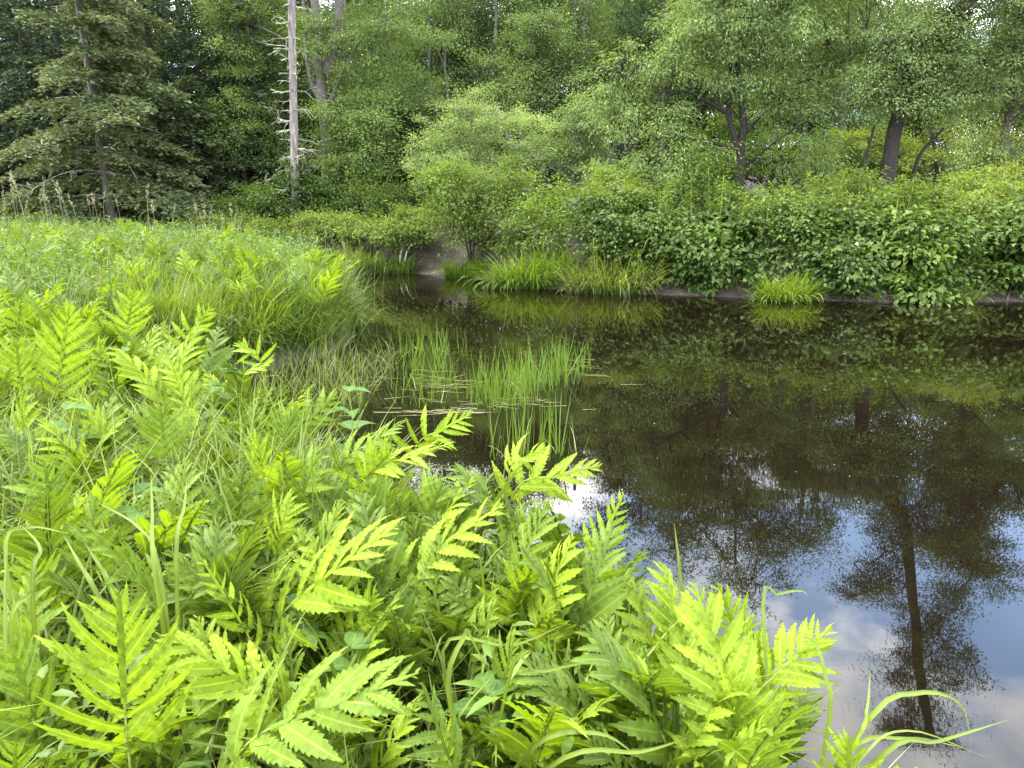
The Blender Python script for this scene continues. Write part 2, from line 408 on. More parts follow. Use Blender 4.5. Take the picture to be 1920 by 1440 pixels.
# ------------------------------------------------------------------ trees
def clump_cloud(rng, blobs, n_clumps, shell=0.45):
    """clump centres spread through a set of ellipsoids (centre, radii)"""
    vol = np.array([np.prod(r) ** (2 / 3) for c, r in blobs]); vol /= vol.sum()
    k = rng.choice(len(blobs), n_clumps, p=vol)
    C = np.array([c for c, r in blobs])[k]; R = np.array([r for c, r in blobs])[k]
    d = unit(rng, n_clumps); rad = rng.uniform(0, 1, n_clumps) ** shell * np.where(rng.uniform(size=n_clumps) < .18, rng.uniform(1.1, 1.4, n_clumps), 1)
    return C + d * R * rad[:, None], d
def crown_mb(rng, clumps, dirs, per, cr, ll, lw, droop=0.25, flat=0.5, mb=None, up=0.9, tint_mid=0.5):
    n = len(clumps); mb = mb or MB()
    k = np.repeat(np.arange(n), per)
    off = rng.normal(size=(len(k), 3)) * np.array([1, 1, flat]) * 0.46
    el = norm(dirs * np.array([1, 1, .25]) + rng.normal(size=dirs.shape) * .35 + np.array([0, 0, -.15]))
    off += el[k] * (rng.normal(size=len(k)) * rng.uniform(.2, .75, n)[k])[:, None]
    size = rng.uniform(0.6, 1.3, n)[k]
    P = clumps[k] + off * (cr * size)[:, None]
    A = norm(off * np.array([1, 1, 0.5]) + dirs[k] * 0.35 + rng.normal(size=off.shape) * 0.35) + np.array([0, 0, -droop])
    Nn = norm(rng.normal(size=off.shape) * 0.55 + np.array([0, 0, up]) + dirs[k] * 0.25)
    ct = rng.normal(tint_mid, 0.16, n)[k]
    tint = np.clip(ct + rng.normal(0, 0.16, len(k)), 0, 1)
    leaves(mb, P, A, Nn, ll * rng.uniform(0.65, 1.25, len(k)), lw * rng.uniform(0.7, 1.2, len(k)), tint)
    return mb
def limb_paths(rng, trunk, clumps, n_limbs, hmin=0.25):
    """limbs from the trunk out to a spread of clumps"""
    order = [int(rng.integers(len(clumps)))]
    d = np.linalg.norm(clumps - clumps[order[0]], axis=1)
    while len(order) < min(n_limbs, len(clumps)):
        i = int(np.argmax(d)); order.append(i); d = np.minimum(d, np.linalg.norm(clumps - clumps[i], axis=1))
    out = []
    z0, z1 = trunk[0][2], trunk[-1][2]
    for i in order:
        c = clumps[i]
        horiz = np.linalg.norm((c - trunk[0])[:2])
        hz = np.clip(c[2] - 0.45 * horiz - rng.uniform(0, .6), z0 + hmin * (z1 - z0), z0 + 0.97 * (z1 - z0))
        j = int(np.argmin(abs(trunk[:, 2] - hz)))
        s = trunk[j]
        mid = s + (c - s) * 0.5 + np.array([0, 0, 0.10 * horiz]) + rng.normal(size=3) * 0.12 * horiz * 0.5
        out.append((j, bez(s, mid, c, 9)))
    return out
def twig_mb(rng, limbs, clumps, r=0.012, every=1):
    mb = MB()
    L_ = np.vstack([l[3:] for _, l in limbs])
    for c in clumps[::every]:
        i = int(np.argmin(np.linalg.norm(L_ - c, axis=1)))
        a = L_[i]
        if np.linalg.norm(a - c) < 0.05: continue
        mid = (a + c) / 2 + rng.normal(size=3) * 0.12 * np.linalg.norm(a - c) + np.array([0, 0, .05])
        tube(mb, bez(a, mid, c, 4), np.linspace(r * 1.6, r * 0.5, 4), 3)
    return mb
def make_tree(name, label, cat, trunk_pts, r0, r1, blobs, leaf, bark, seed, n_clumps=160, per=110, cr=0.55, ll=0.13, lw=0.065, n_limbs=7,
              droop=0.25, flat=0.55, group=None, shell=0.45, limb_r=0.4, hmin=0.25, extra_trunks=(), tint_mid=0.5, twigs=True, k=9):
    rng = np.random.default_rng(seed)
    n_clumps, per, cr = int(n_clumps * .78), int(per * 1.72), cr * .88
    ll, lw, limb_r = ll * .76, lw * .74, limb_r * .75
    T = spline(trunk_pts, 22); base = T[0].copy()
    o = thing(name, label, cat, base, group)
    R = r0 + (r1 - r0) * np.linspace(0, 1, 22) ** 0.8
    R[0] *= 1.35; R[1] *= 1.12
    T = T + rng.normal(size=T.shape) * np.array([1, 1, 0]) * r0 * 0.10
    mb = MB(); tube(mb, T, R * (1 + rng.normal(size=22) * .04), k)
    part('trunk', mb, bark, o, base)
    for pts, ra, rb in extra_trunks:
        mb = MB(); q = spline(pts, 14); tube(mb, q, np.linspace(ra, rb, 14), 7); part('stem', mb, bark, o, base)
    clumps, dirs = clump_cloud(rng, blobs, n_clumps, shell)
    limbs = limb_paths(rng, T, clumps, n_limbs, hmin)
    for j, pth in limbs:
        mb = MB(); rr = R[j] * limb_r
        tube(mb, pth, np.linspace(rr, max(rr * 0.22, 0.008), len(pth)), 5)
        part('limb', mb, bark, o, base)
    if twigs:
        part('twigs', twig_mb(rng, limbs, clumps), bark, o, base, kind='stuff')
    mb = crown_mb(rng, clumps, dirs, per, cr, ll, lw, droop, flat, tint_mid=tint_mid)
    part('crown', mb, leaf, o, base)
    return o
def blob(px, py, rx, ry, Y, deep=None, mirror=False):
    c = mirrored(px, py, Y) if mirror else at(px, py, Y)
    s = Y / abs(ray(px, py)[1]) / FPX * (1.0 if not mirror else 1.0)
    return (c, np.array([rx * s, deep if deep else max(rx, ry) * s * 0.9, ry * s * (1.25 if mirror else 1.0)]))
def copy_tree(o, loc, rz, sc, label, group):
    c = o.copy(); COL.objects.link(c)
    c.location = tuple(float(v) for v in loc); c.rotation_euler = (0, 0, rz); c.scale = (sc, sc, sc * random.uniform(.92, 1.12))
    c['label'] = label; c['group'] = group
    for ch in o.children:
        d = ch.copy(); COL.objects.link(d); d.parent = c
    return c
def gp(px, py, Y):                 # a foot on the ground below the pixel, at distance Y
    p = at(px, py, Y); return np.array([p[0], Y, gz(p[0], Y) - 0.05])

# spruce: whorls of drooping boughs with flat sprays of needles
def make_spruce(name, label, base, H, r0, spread, needle, bark, seed, n_boughs=80, zlow=0.06, dens=1.0, group=None, lean=(0, 0), dead=0, ql=0.17, qw=0.05, droop=0.30):
    rng = np.random.default_rng(seed)
    base = np.asarray(base, float)
    o = thing(name, label, 'tree', base, group)
    T = spline([base, base + np.array([lean[0] * .5 + .06, lean[1] * .5, H * .5]), base + np.array([lean[0], lean[1], H])], 20)
    R = np.linspace(r0, 0.02, 20); R[0] *= 1.3
    mb = MB(); tube(mb, T, R, 9); part('trunk', mb, bark, o, base)
    crown = MB(); tw = MB()
    az = rng.uniform(0, 2 * PI)
    for i in range(n_boughs):
        f = zlow + (1 - zlow) * (i + rng.uniform(-.4, .4)) / n_boughs
        f = min(max(f, .03), .985)
        az += 2.39996 + rng.normal() * .35
        if i % 2 == 0 and dens > 1.5: az = -PI / 2 + rng.normal() * .8
        ln = spread * (1 - f) ** 0.62 * rng.uniform(0.55, 1.12) * (0.75 if f < 0.12 else 1)
        s = T[int(f * 19)] * 1.0
        dirv = np.array([math.cos(az), math.sin(az), 0])
        dr = droop * (1.25 - f) * rng.uniform(.7, 1.7)
        P = bez(s, s + dirv * ln * .55 + np.array([0, 0, ln * (.16 - .55 * dr)]), s + dirv * ln + np.array([0, 0, -ln * dr * .75]), 12)
        tube(tw, P, np.linspace(0.035 * (1 - f) + .012, .006, 12), 4)
        side = np.array([-dirv[1], dirv[0], 0])
        # side twigs carry needle sprays
        nt_ = int(dens * (8 + ln * 9))
        u = rng.uniform(0.06, 1.0, nt_) ** 0.9
        idx = u * 11; i0 = np.minimum(idx.astype(int), 10); fr = (idx - i0)[:, None]
        S0 = P[i0] * (1 - fr) + P[i0 + 1] * fr
        sg = rng.choice([-1, 1], nt_)
        tl = (0.22 + 0.26 * ln) * (1.15 - u) * rng.uniform(.6, 1.25, nt_) + .12
        D = norm(dirv * rng.uniform(.45, .9, nt_)[:, None] + side * (sg * rng.uniform(.4, 1.0, nt_))[:, None] + np.array([0, 0, 1]) * rng.normal(-.18, .16, nt_)[:, None])
        ct = rng.normal(.5, .14)
        nq = np.maximum(3, (tl / .085).astype(int))
        k = np.repeat(np.arange(nt_), nq)
        w = rng.uniform(0.05, 1, len(k))
        Q = S0[k] + D[k] * (tl[k] * w)[:, None] + np.array([0, 0, -1]) * (0.28 * tl[k] * w ** 2)[:, None] + rng.normal(size=(len(k), 3)) * .022
        A = norm(D[k] + np.cross(D[k], [0, 0, 1.0]) * rng.choice([-1, 1], len(k))[:, None] * .75 + rng.normal(size=(len(k), 3)) * .28)
        Nn = norm(np.array([0, 0, .75]) + rng.normal(size=(len(k), 3)) * .7)
        tint = np.clip(ct + .35 * (w - .5) + .25 * (u[k] - .6) + rng.normal(0, .13, len(k)), 0, 1)
        leaves(crown, Q, A, Nn, ql * rng.uniform(.6, 1.2, len(k)), qw, tint, .15)
    part('boughs', tw, bark, o, base, kind='stuff')
    part('crown', crown, needle, o, base)
    for i in range(dead):
        f = rng.uniform(.10, .42); az = rng.uniform(-2.9, .9) ; ln = spread * rng.uniform(.2, .55)
        s = T[int(f * 19)]; dv = np.array([math.cos(az), math.sin(az), 0])
        mb = MB()
        P = bez(s, s + dv * ln * .5 + np.array([0, 0, ln * .10]), s + dv * ln + np.array([0, 0, -ln * rng.uniform(.05, .5)]), 10)
        tube(mb, P, np.linspace(.03, .006, 10), 4)
        for q in range(rng.integers(4, 9)):
            j = rng.integers(3, 9); d2 = norm(dv + rng.normal(size=3) * .6)
            e = P[j] + d2 * rng.uniform(.2, .6) + np.array([0, 0, -.08])
            tube(mb, bez(P[j], (P[j] + e) / 2 + [0, 0, .04], e, 5), np.linspace(.012, .004, 5), 3)
        part('dead_branch', mb, M['lichen'], o, base)
    return o

# the living spruce
sb = gp(212, 405, 27.0)
make_spruce('spruce_tree', 'big living spruce with drooping tiers and bare grey inner branches behind the meadow', sb, 15.5, 0.19, 5.6, M['needle'], M['bark'], 21, n_boughs=120, dens=2.2, lean=(-.7, .2), dead=10, zlow=.03, ql=.20, qw=.075)
sb2 = gp(372, 405, 29.0)
make_spruce('spruce_tree', 'low bushy spruce sapling beside the big living spruce', sb2, 6.0, 0.09, 3.0, M['needle'], M['bark_dark'], 22, n_boughs=50, dens=2.0, zlow=.10, ql=.19, qw=.07)

# the dead standing trunk
def dead_tree():
    rng = np.random.default_rng(5)
    Y = 25.8
    base = gp(553, 412, Y)
    o = thing('dead_tree', 'pale grey dead trunk with short broken lichen covered branch stubs', 'dead tree', base)
    top = at(543, -420, Y)
    T = spline([base, at(553, 330, Y), at(550, 180, Y), at(547, 20, Y), top], 34)
    R = np.linspace(.16, .105, 34) * (1 + rng.normal(size=34) * .05)
    mb = MB(); tube(mb, T, R, 12); part('trunk', mb, M['dead_wood'], o, base)
    for i in range(84):
        f = rng.uniform(.17, .97); s = T[int(f * 33)]
        az = rng.choice([0, PI]) + rng.normal() * .9
        ln = rng.uniform(.12, .8) if rng.uniform() < .86 else rng.uniform(.9, 1.6)
        dv = np.array([math.cos(az), math.sin(az) , 0])
        P = bez(s, s + dv * ln * .6 + np.array([0, 0, ln * rng.uniform(-.1, .1)]), s + dv * ln + np.array([0, 0, ln * rng.uniform(-.35, .15)]), 8)
        P[2:] += np.cumsum(rng.normal(size=(6, 3)) * .02 * ln, axis=0)
        mb = MB(); tube(mb, P, np.linspace(.026, .008, 8) * rng.uniform(.7, 1.3) * (1 if ln < .8 else .62), 5)
        for q in range(rng.integers(1, 5) if ln > .5 else 1):
            j = rng.integers(3, 7); e = P[j] + norm(dv + rng.normal(size=3) * .8) * rng.uniform(.1, .4) + [0, 0, -.06]
            tube(mb, np.linspace(P[j], e, 3), np.linspace(.020, .008, 3), 3)
        part('branch', mb, M['lichen'] if rng.uniform() < .7 else M['dead_wood'], o, base)
    # the vine that climbs its foot
    v = thing('climbing_vine', 'dark green vine wrapped round the foot of the dead trunk', 'vine', base + [0, -.1, 0])
    cl, di = clump_cloud(rng, [blob(545, 335, 40, 45, Y, .6), blob(600, 360, 50, 40, Y + .3, .8), blob(505, 375, 45, 30, Y, .8), blob(560, 385, 60, 25, Y, .7)], 80)
    part('foliage', crown_mb(rng, cl, di, 60, .35, .12, .09), M['vine'], v, base + [0, -.1, 0], kind='stuff')
dead_tree()

# old twin trunk tree behind the dead one
Y = 28.5
b0 = gp(612, 390, Y)
make_tree('maple_tree', 'old tree with rough grey forked trunk behind the dead trunk', 'tree',
          [b0, at(615, 300, Y), at(603, 170, Y), at(592, 40, Y), at(580, -160, Y)], .26, .13,
          [blob(690, 60, 110, 60, Y, 2), blob(760, 40, 90, 50, Y), blob(700, 170, 120, 60, Y + 1, 2), blob(590, -180, 160, 110, Y), blob(770, 170, 60, 55, Y), blob(470, 40, 70, 80, Y + 2),
           blob(640, 230, 70, 50, Y - .5, 1), blob(615, 215, 45, 40, Y - 1, .8), blob(610, 300, 50, 50, Y - 1, .8), blob(590, 60, 40, 60, Y - .8, .6), blob(670, 120, 50, 50, Y - .8, .7)],
          M['maple'], M['bark'], 31, n_clumps=330, per=95, cr=.55, n_limbs=9, limb_r=.28,
          extra_trunks=[([at(612, 140, Y), at(626, 90, Y), at(634, 30, Y), at(640, -120, Y)], .21, .12), ([at(618, 190, Y), at(660, 100, Y - .4), at(690, 60, Y - .6)], .06, .02),
                        ([at(602, 190, Y), at(583, 150, Y), at(571, 60, Y), at(568, -60, Y)], .11, .04)])
# crowns of the middle
def simple_tree(name, label, pxs, Y, blobs, leaf, seed, r0=.14, bark=None, **kw):
    b_ = gp(pxs[0], 400, Y)
    top = at(pxs[1], pxs[2], Y)
    mid = (b_ + top) / 2 + np.array([.15, 0, 0])
    return make_tree(name, label, 'tree', [b_, mid, top], r0, r0 * .35, [blob(*q) for q in blobs], leaf, bark or M['bark_dark'], seed, **kw)
simple_tree('maple_tree', 'light green bushy tree between the spruce and the dead trunk', (455, 440, 30), 30, [(430, 60, 70, 90, 30), (460, 170, 75, 80, 30), (500, 60, 50, 90, 31), (430, 250, 60, 60, 29.5), (520, 260, 60, 80, 30)], M['maple'], 41, n_clumps=190, per=90, tint_mid=.6)
simple_tree('maple_tree', 'small bright green tree just beyond the dead trunk', (670, 680, 190), 27.2, [(690, 215, 48, 50, 27.2), (680, 280, 60, 60, 27.2), (655, 330, 45, 40, 27), (720, 300, 40, 45, 27.4)], M['maple'], 42, n_clumps=110, per=95, ll=.14, tint_mid=.65, r0=.10)
simple_tree('aspen_tree', 'tall round pale green crown in the middle of the wood', (1000, 1005, 30), 33, [(1010, 60, 75, 70, 33), (960, 130, 75, 60, 33), (1050, 120, 70, 75, 33), (1000, 190, 100, 55, 33), (940, 200, 60, 45, 32)], M['elder'], 43, n_clumps=210, per=100, cr=.6, tint_mid=.62)
simple_tree('willow_tree', 'greyish sage green willow with pale twigs behind the bank shrub', (1010, 930, 200), 25.5, [(880, 215, 60, 50, 25.5), (830, 270, 60, 50, 25.5), (900, 260, 90, 60, 25.5), (970, 250, 70, 50, 25.5), (800, 310, 40, 35, 25), (960, 300, 60, 40, 25.5)], M['willow'], 44, n_clumps=190, per=95, cr=.42, ll=.11, lw=.045, bark=M['bark_grey'], n_limbs=12, tint_mid=.55)
simple_tree('willow_tree', 'bright rounded willow between the sage willow and the box elder', (1092, 1075, 210), 25, [(1075, 240, 60, 50, 25), (1050, 290, 60, 55, 25), (1110, 280, 50, 60, 25), (1090, 215, 40, 35, 25)], M['elder'], 45, n_clumps=130, per=95, cr=.42, ll=.12, lw=.05, tint_mid=.6, bark=M['bark_grey'])
simple_tree('ash_tree', 'shaded dark green tree high on the slope above the willows', (860, 850, 20), 37, [(840, 60, 80, 60, 37), (900, 40, 60, 50, 37), (820, 130, 80, 45, 37.5), (880, 150, 60, 40, 38)], M['wood'], 46, n_clumps=170, per=95, cr=.65, tint_mid=.4)
simple_tree('maple_tree', 'shaded tree under the slope behind the willow and the forked trunk', (760, 780, 200), 29.5, [(770, 235, 55, 45, 29.5), (740, 300, 55, 50, 29.5), (800, 210, 45, 40, 29.5), (770, 340, 50, 40, 29.5)], M['shrub'], 47, n_clumps=120, per=90, tint_mid=.4)
simple_tree('ash_tree', 'hazy pale crown left of the box elder top', (1160, 1165, 20), 36, [(1160, 60, 60, 70, 36), (1210, 30, 50, 60, 36), (1130, 150, 50, 60, 36), (1190, 130, 50, 60, 36)], M['maple'], 48, n_clumps=150, per=90, cr=.6, tint_mid=.6)

# grey snag far up
sn = gp(1097, 395, 38)
o = thing('dead_tree', 'thin grey snag standing far back between pale crowns', 'dead tree', sn)
mb = MB(); tube(mb, spline([sn, at(1097, 100, 38), at(1099, -80, 38)], 14), np.linspace(.16, .09, 14), 8); part('trunk', mb, M['dead_wood'], o, sn)
rng = np.random.default_rng(3)
for i in range(16):
    s = at(1098, rng.uniform(-60, 100), 38); az = rng.uniform(0, 2 * PI); e = s + np.array([math.cos(az), math.sin(az), -.3]) * rng.uniform(.4, 1.2)
    mb = MB(); tube(mb, bez(s, (s + e) / 2 + [0, 0, .1], e, 5), np.linspace(.025, .008, 5), 4); part('branch', mb, M['dead_wood'], o, sn)

# the box elder with the dark trunk on the bank
Y = 22.5
b0 = gp(1388, 372, Y)
blobs = [blob(1240, 225, 100, 55, Y - .5), blob(1330, 120, 110, 85, Y), blob(1230, 130, 90, 60, Y), blob(1480, 150, 110, 80, Y), blob(1500, 230, 90, 55, Y - .5), blob(1380, 40, 130, 70, Y),
         blob(1240, 290, 70, 45, Y - 1), blob(1560, 90, 60, 70, Y), blob(1610, 35, 60, 60, Y), blob(1150, 170, 50, 55, Y), blob(1320, 310, 60, 40, Y - .6, 1), blob(1520, 300, 60, 40, Y - .3, 1),
         blob(1270, 900, 70, 55, Y, None, True), blob(1400, 940, 110, 60, Y, None, True), blob(1330, 1030, 95, 55, Y, None, True), blob(1450, 1040, 80, 50, Y, None, True), blob(1400, 1110, 60, 35, Y, None, True), blob(1330, 950, 130, 70, Y, None, True), blob(1440, 980, 100, 60, Y, None, True), blob(1250, 1000, 60, 50, Y, None, True)]
make_tree('box_elder_tree', 'spreading box elder with dark straight trunk and drooping leaflets on the bank', 'tree',
          [b0, at(1390, 290, Y), at(1393, 200, Y), at(1380, 80, Y), mirrored(1372, 880, Y), mirrored(1380, 1060, Y)], .15, .04, blobs, M['elder'], M['bark_dark'], 51,
          n_clumps=640, per=84, cr=.50, ll=.15, lw=.05, n_limbs=20, droop=.55, flat=.6, limb_r=.28, hmin=.08, shell=.42,
          extra_trunks=[([at(1386, 285, Y), at(1366, 215, Y), at(1372, 140, Y), at(1350, 30, Y)], .10, .04), ([at(1384, 280, Y), at(1310, 262, Y - .4), at(1240, 250, Y - 1)], .065, .02),
                        ([at(1368, 215, Y), at(1290, 172, Y - .3), at(1240, 172, Y - .5)], .06, .02), ([at(1398, 250, Y), at(1440, 205, Y - .2), at(1500, 180, Y)], .06, .02)])

# the big leaning tree, known above the frame from its reflection
Y = 21.5
b0 = gp(1662, 345, Y)
trunk = [b0, at(1675, 250, Y), at(1692, 170, Y), at(1730, 60, Y), mirrored(1690, 960, Y), mirrored(1712, 1130, Y), mirrored(1724, 1260, Y), mirrored(1745, 1380, Y)]
blobs = [blob(1690, 110, 110, 60, Y), blob(1640, 170, 60, 50, Y - .6), blob(1740, 190, 70, 55, Y - .4), blob(1700, 60, 80, 40, Y), blob(1770, 120, 50, 60, Y),
         blob(1640, 1085, 38, 22, Y, .8, True), blob(1590, 1105, 26, 14, Y, .5, True), blob(1680, 960, 60, 50, Y, None, True), blob(1800, 960, 90, 60, Y, None, True), blob(1830, 1070, 80, 40, Y, None, True), blob(1770, 1120, 50, 30, Y, None, True),
         blob(1610, 850, 60, 40, Y, None, True), blob(1740, 860, 90, 50, Y, None, True), blob(1700, 1230, 34, 22, Y, .8, True), blob(1760, 1290, 40, 18, Y, .7, True), blob(1690, 1360, 40, 25, Y, .8, True), blob(1880, 880, 70, 60, Y, None, True), blob(1770, 1010, 110, 70, Y, None, True), blob(1850, 930, 100, 70, Y, None, True), blob(1640, 930, 60, 50, Y, None, True), blob(1660, 1060, 40, 40, Y, None, True), blob(1740, 1190, 70, 45, Y, None, True), blob(1690, 1260, 50, 40, Y, None, True), blob(1790, 1250, 50, 35, Y, None, True), blob(1720, 1360, 70, 40, Y, None, True), blob(1640, 1110, 60, 34, Y, None, True)]
make_tree('elm_tree', 'tall elm leaning over with thick dark vine wrapped trunk', 'tree', trunk, .20, .15, blobs, M['ash'], M['bark_dark'], 52, n_clumps=1000, per=85, cr=.48, ll=.115, lw=.05, n_limbs=18,
          droop=.45, limb_r=.24, hmin=.22, extra_trunks=[([at(1612, 345, Y), at(1622, 300, Y), at(1640, 235, Y)], .06, .03), ([at(1712, 340, Y + .3), at(1725, 290, Y + .2), at(1770, 240, Y)], .07, .03)])
# bare dead top limb of the elm over the frame
# trees at the right edge
Y = 24
b0 = gp(1880, 330, Y)
make_tree('ash_tree', 'ash at the edge of the wood with slanting branches and light feathery leaves', 'tree', [b0, at(1885, 250, Y), at(1905, 160, Y), at(1925, 20, Y), at(1935, -150, Y)], .16, .07,
          [blob(1870, 110, 60, 90, Y), blob(1900, 40, 60, 60, Y), blob(1850, 200, 50, 60, Y), blob(1930, 150, 60, 90, Y), blob(1840, 270, 60, 40, Y), blob(1960, 20, 90, 100, Y), blob(1900, 280, 60, 40, Y), blob(1950, -120, 90, 70, Y)],
          M['elder'], M['bark'], 53, n_clumps=240, per=85, cr=.48, ll=.13, lw=.05, droop=.45, tint_mid=.55)
simple_tree('maple_tree', 'sunlit yellow green tree behind the dark box elder trunk', (1470, 1455, 230), 29, [(1450, 290, 70, 55, 29), (1330, 290, 60, 60, 29), (1390, 240, 60, 60, 29.5), (1280, 320, 60, 40, 28.5), (1530, 300, 60, 50, 29)], M['tuft'], 54, n_clumps=170, per=80, cr=.5, tint_mid=.6)  # light shining through the gap is put into the yellow green leaf colour
simple_tree('maple_tree', 'backlit yellow green understorey tree behind the leaning elm', (1750, 1745, 230), 28, [(1600, 290, 60, 50, 28), (1760, 280, 70, 60, 28), (1680, 300, 60, 50, 28.5), (1840, 300, 60, 50, 28.5)], M['bank_herb'], 55, n_clumps=160, per=80, cr=.5, tint_mid=.5)  # backlight is painted in by the yellower leaf colour

# deep wood: prototypes and copies up the slope
rng = np.random.default_rng(77)
def proto(kind, seed):
    r = np.random.default_rng(seed)
    if kind == 'fir':
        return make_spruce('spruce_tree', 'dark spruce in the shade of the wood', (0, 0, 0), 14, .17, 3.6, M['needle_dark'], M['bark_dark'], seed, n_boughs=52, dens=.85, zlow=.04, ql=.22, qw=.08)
    bl = [(np.array([r.normal() * .9, r.normal() * .9, z]), np.array([w, w, 1.6])) for z, w in ((4.0, 2.4), (6.2, 3.0), (8.4, 3.0), (10.4, 2.2), (12, 1.3), (2.2, 1.6))]
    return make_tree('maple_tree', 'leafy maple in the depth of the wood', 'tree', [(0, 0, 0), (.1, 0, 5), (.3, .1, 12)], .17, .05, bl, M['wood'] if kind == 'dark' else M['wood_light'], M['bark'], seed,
                     n_clumps=210, per=75, cr=.75, ll=.19, lw=.10, n_limbs=6, twigs=False)
protos = {'fir': [proto('fir', 61), proto('fir', 62)], 'dark': [proto('dark', 63), proto('dark', 64)], 'light': [proto('light', 65), proto('light', 66)]}
used = set()
GROUPS = {'fir': 'dark spruces in the wood', 'dark': 'deep green trees on the wooded slope', 'light': 'light green trees on the wooded slope'}
LOOK = {'fir': 'dark shaded spruce', 'dark': 'shaded deep green leafy tree', 'light': 'light green leafy tree'}
def wood_label(kind, px, Y):
    where = ('behind the big living spruce' if px < 330 else 'behind the dead trunk' if px < 600 else 'behind the forked trunk' if px < 800 else 'behind the sage willow' if px < 1000 else
             'behind the thin grey snag' if px < 1180 else 'behind the box elder' if px < 1520 else 'behind the leaning elm' if px < 1780 else 'behind the edge ash')
    deep = 'first row' if Y < 35 else 'second row' if Y < 40 else 'middle of the slope' if Y < 52 else 'high on the slope'
    return LOOK[kind] + ' ' + where + ', ' + deep
def plant(kind, px, Y, sc):
    x = (px - 960) / FPX * Y / 1.0
    loc = (x, Y, gz(x, Y) - .1)
    lst = protos[kind]; p = lst[int(rng.integers(len(lst)))]
    if p.name not in used:
        used.add(p.name)
        p.location = loc; p.rotation_euler = (0, 0, rng.uniform(0, 6.28)); p.scale = (sc, sc, sc); p['label'], p['group'] = wood_label(kind, px, Y), GROUPS[kind]
    else:
        copy_tree(p, loc, rng.uniform(0, 6.28), sc, wood_label(kind, px, Y), GROUPS[kind])
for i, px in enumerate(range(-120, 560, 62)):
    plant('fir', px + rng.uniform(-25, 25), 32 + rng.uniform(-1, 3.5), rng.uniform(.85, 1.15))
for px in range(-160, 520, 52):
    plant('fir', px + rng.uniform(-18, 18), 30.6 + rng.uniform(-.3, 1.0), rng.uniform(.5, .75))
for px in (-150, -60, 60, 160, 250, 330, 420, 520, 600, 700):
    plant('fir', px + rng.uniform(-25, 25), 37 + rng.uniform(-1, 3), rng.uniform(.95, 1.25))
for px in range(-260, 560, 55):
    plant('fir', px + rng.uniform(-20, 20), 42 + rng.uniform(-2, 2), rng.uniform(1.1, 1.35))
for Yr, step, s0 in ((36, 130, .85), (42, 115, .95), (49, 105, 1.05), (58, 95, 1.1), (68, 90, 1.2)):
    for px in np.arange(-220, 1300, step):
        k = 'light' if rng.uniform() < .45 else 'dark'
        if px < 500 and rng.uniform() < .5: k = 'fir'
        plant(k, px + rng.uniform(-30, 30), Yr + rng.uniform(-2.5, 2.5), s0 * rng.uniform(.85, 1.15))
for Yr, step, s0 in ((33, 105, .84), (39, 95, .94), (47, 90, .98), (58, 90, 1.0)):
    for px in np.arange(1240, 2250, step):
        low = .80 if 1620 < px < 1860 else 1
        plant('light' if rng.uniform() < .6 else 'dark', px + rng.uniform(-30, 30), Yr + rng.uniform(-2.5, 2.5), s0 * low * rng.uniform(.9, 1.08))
for k, lst in protos.items():
    for p in lst:
        if p.name not in used:
            for ch in list(p.children): bpy.data.objects.remove(ch)
            bpy.data.objects.remove(p)

# ------------------------------------------------------------------ shrubs of the far bank
def palmate():
    """a five fingered creeper leaf"""
    mb = MB()
    for a, l in ((0, 1.0), (.85, .9), (-.85, .9), (1.75, .62), (-1.75, .62)):
        A = np.array([[math.cos(a), math.sin(a), -.25]])
        leaves(mb, np.zeros((1, 3)), A, np.array([[0, 0, 1.0]]), l, .42 * l, .5, .2)
    return mb
def shrub(name, label, cat, blobs, leaf, seed, n_clumps, per, cr=.32, ll=.11, lw=.06, stems=4, group=None, tint_mid=.5, palm=0, droop=.35, flat=.6, up=.8, shell=.35, bark=None):
    r = np.random.default_rng(seed)
    c0 = blobs[0][0]
    base = np.array([c0[0], c0[1], gz(c0[0], c0[1]) - .03])
    o = thing(name, label, cat, base, group)
    cl, di = clump_cloud(r, blobs, n_clumps, shell)
    cl[:, 2] = np.maximum(cl[:, 2], ground_z(cl[:, 0], cl[:, 1]) + .10)
    cl[:, 2] = np.maximum(cl[:, 2], .12)
    for i in range(stems):
        c = cl[int(r.integers(n_clumps))]; s = base + np.array([r.normal() * .12, r.normal() * .08, 0])
        mb = MB(); tube(mb, bez(s, (s + c) / 2 + [0, 0, .3], c, 7), np.linspace(.04, .008, 7), 5); part('stem', mb, bark or M['bark_dark'], o, base)
    part('foliage', crown_mb(r, cl, di, per, cr, ll, lw, droop, flat, tint_mid=tint_mid, up=up), leaf, o, base, kind='stuff')
    if palm:
        front = cl[np.argsort(cl[:, 1] - .6 * cl[:, 2] + r.normal(size=len(cl)) * .25)[:palm]]
        for c in front:
            q = link('leaf', PALM[int(r.integers(3))], o)
            e = Euler((r.uniform(.2, .9), r.uniform(-.4, .4), -PI / 2 + r.normal() * .8), 'XYZ')
            p = c - base + np.array([r.normal() * .12, -cr * r.uniform(.5, .95), r.normal() * .1])
            q.matrix_basis = Matrix.LocRotScale(Vector(p), e, Vector((1, 1, 1)) * r.uniform(.15, .23))
    return o
PALM = [palmate().mesh('creeper_leaf', M['vine'], False) for i in range(3)]

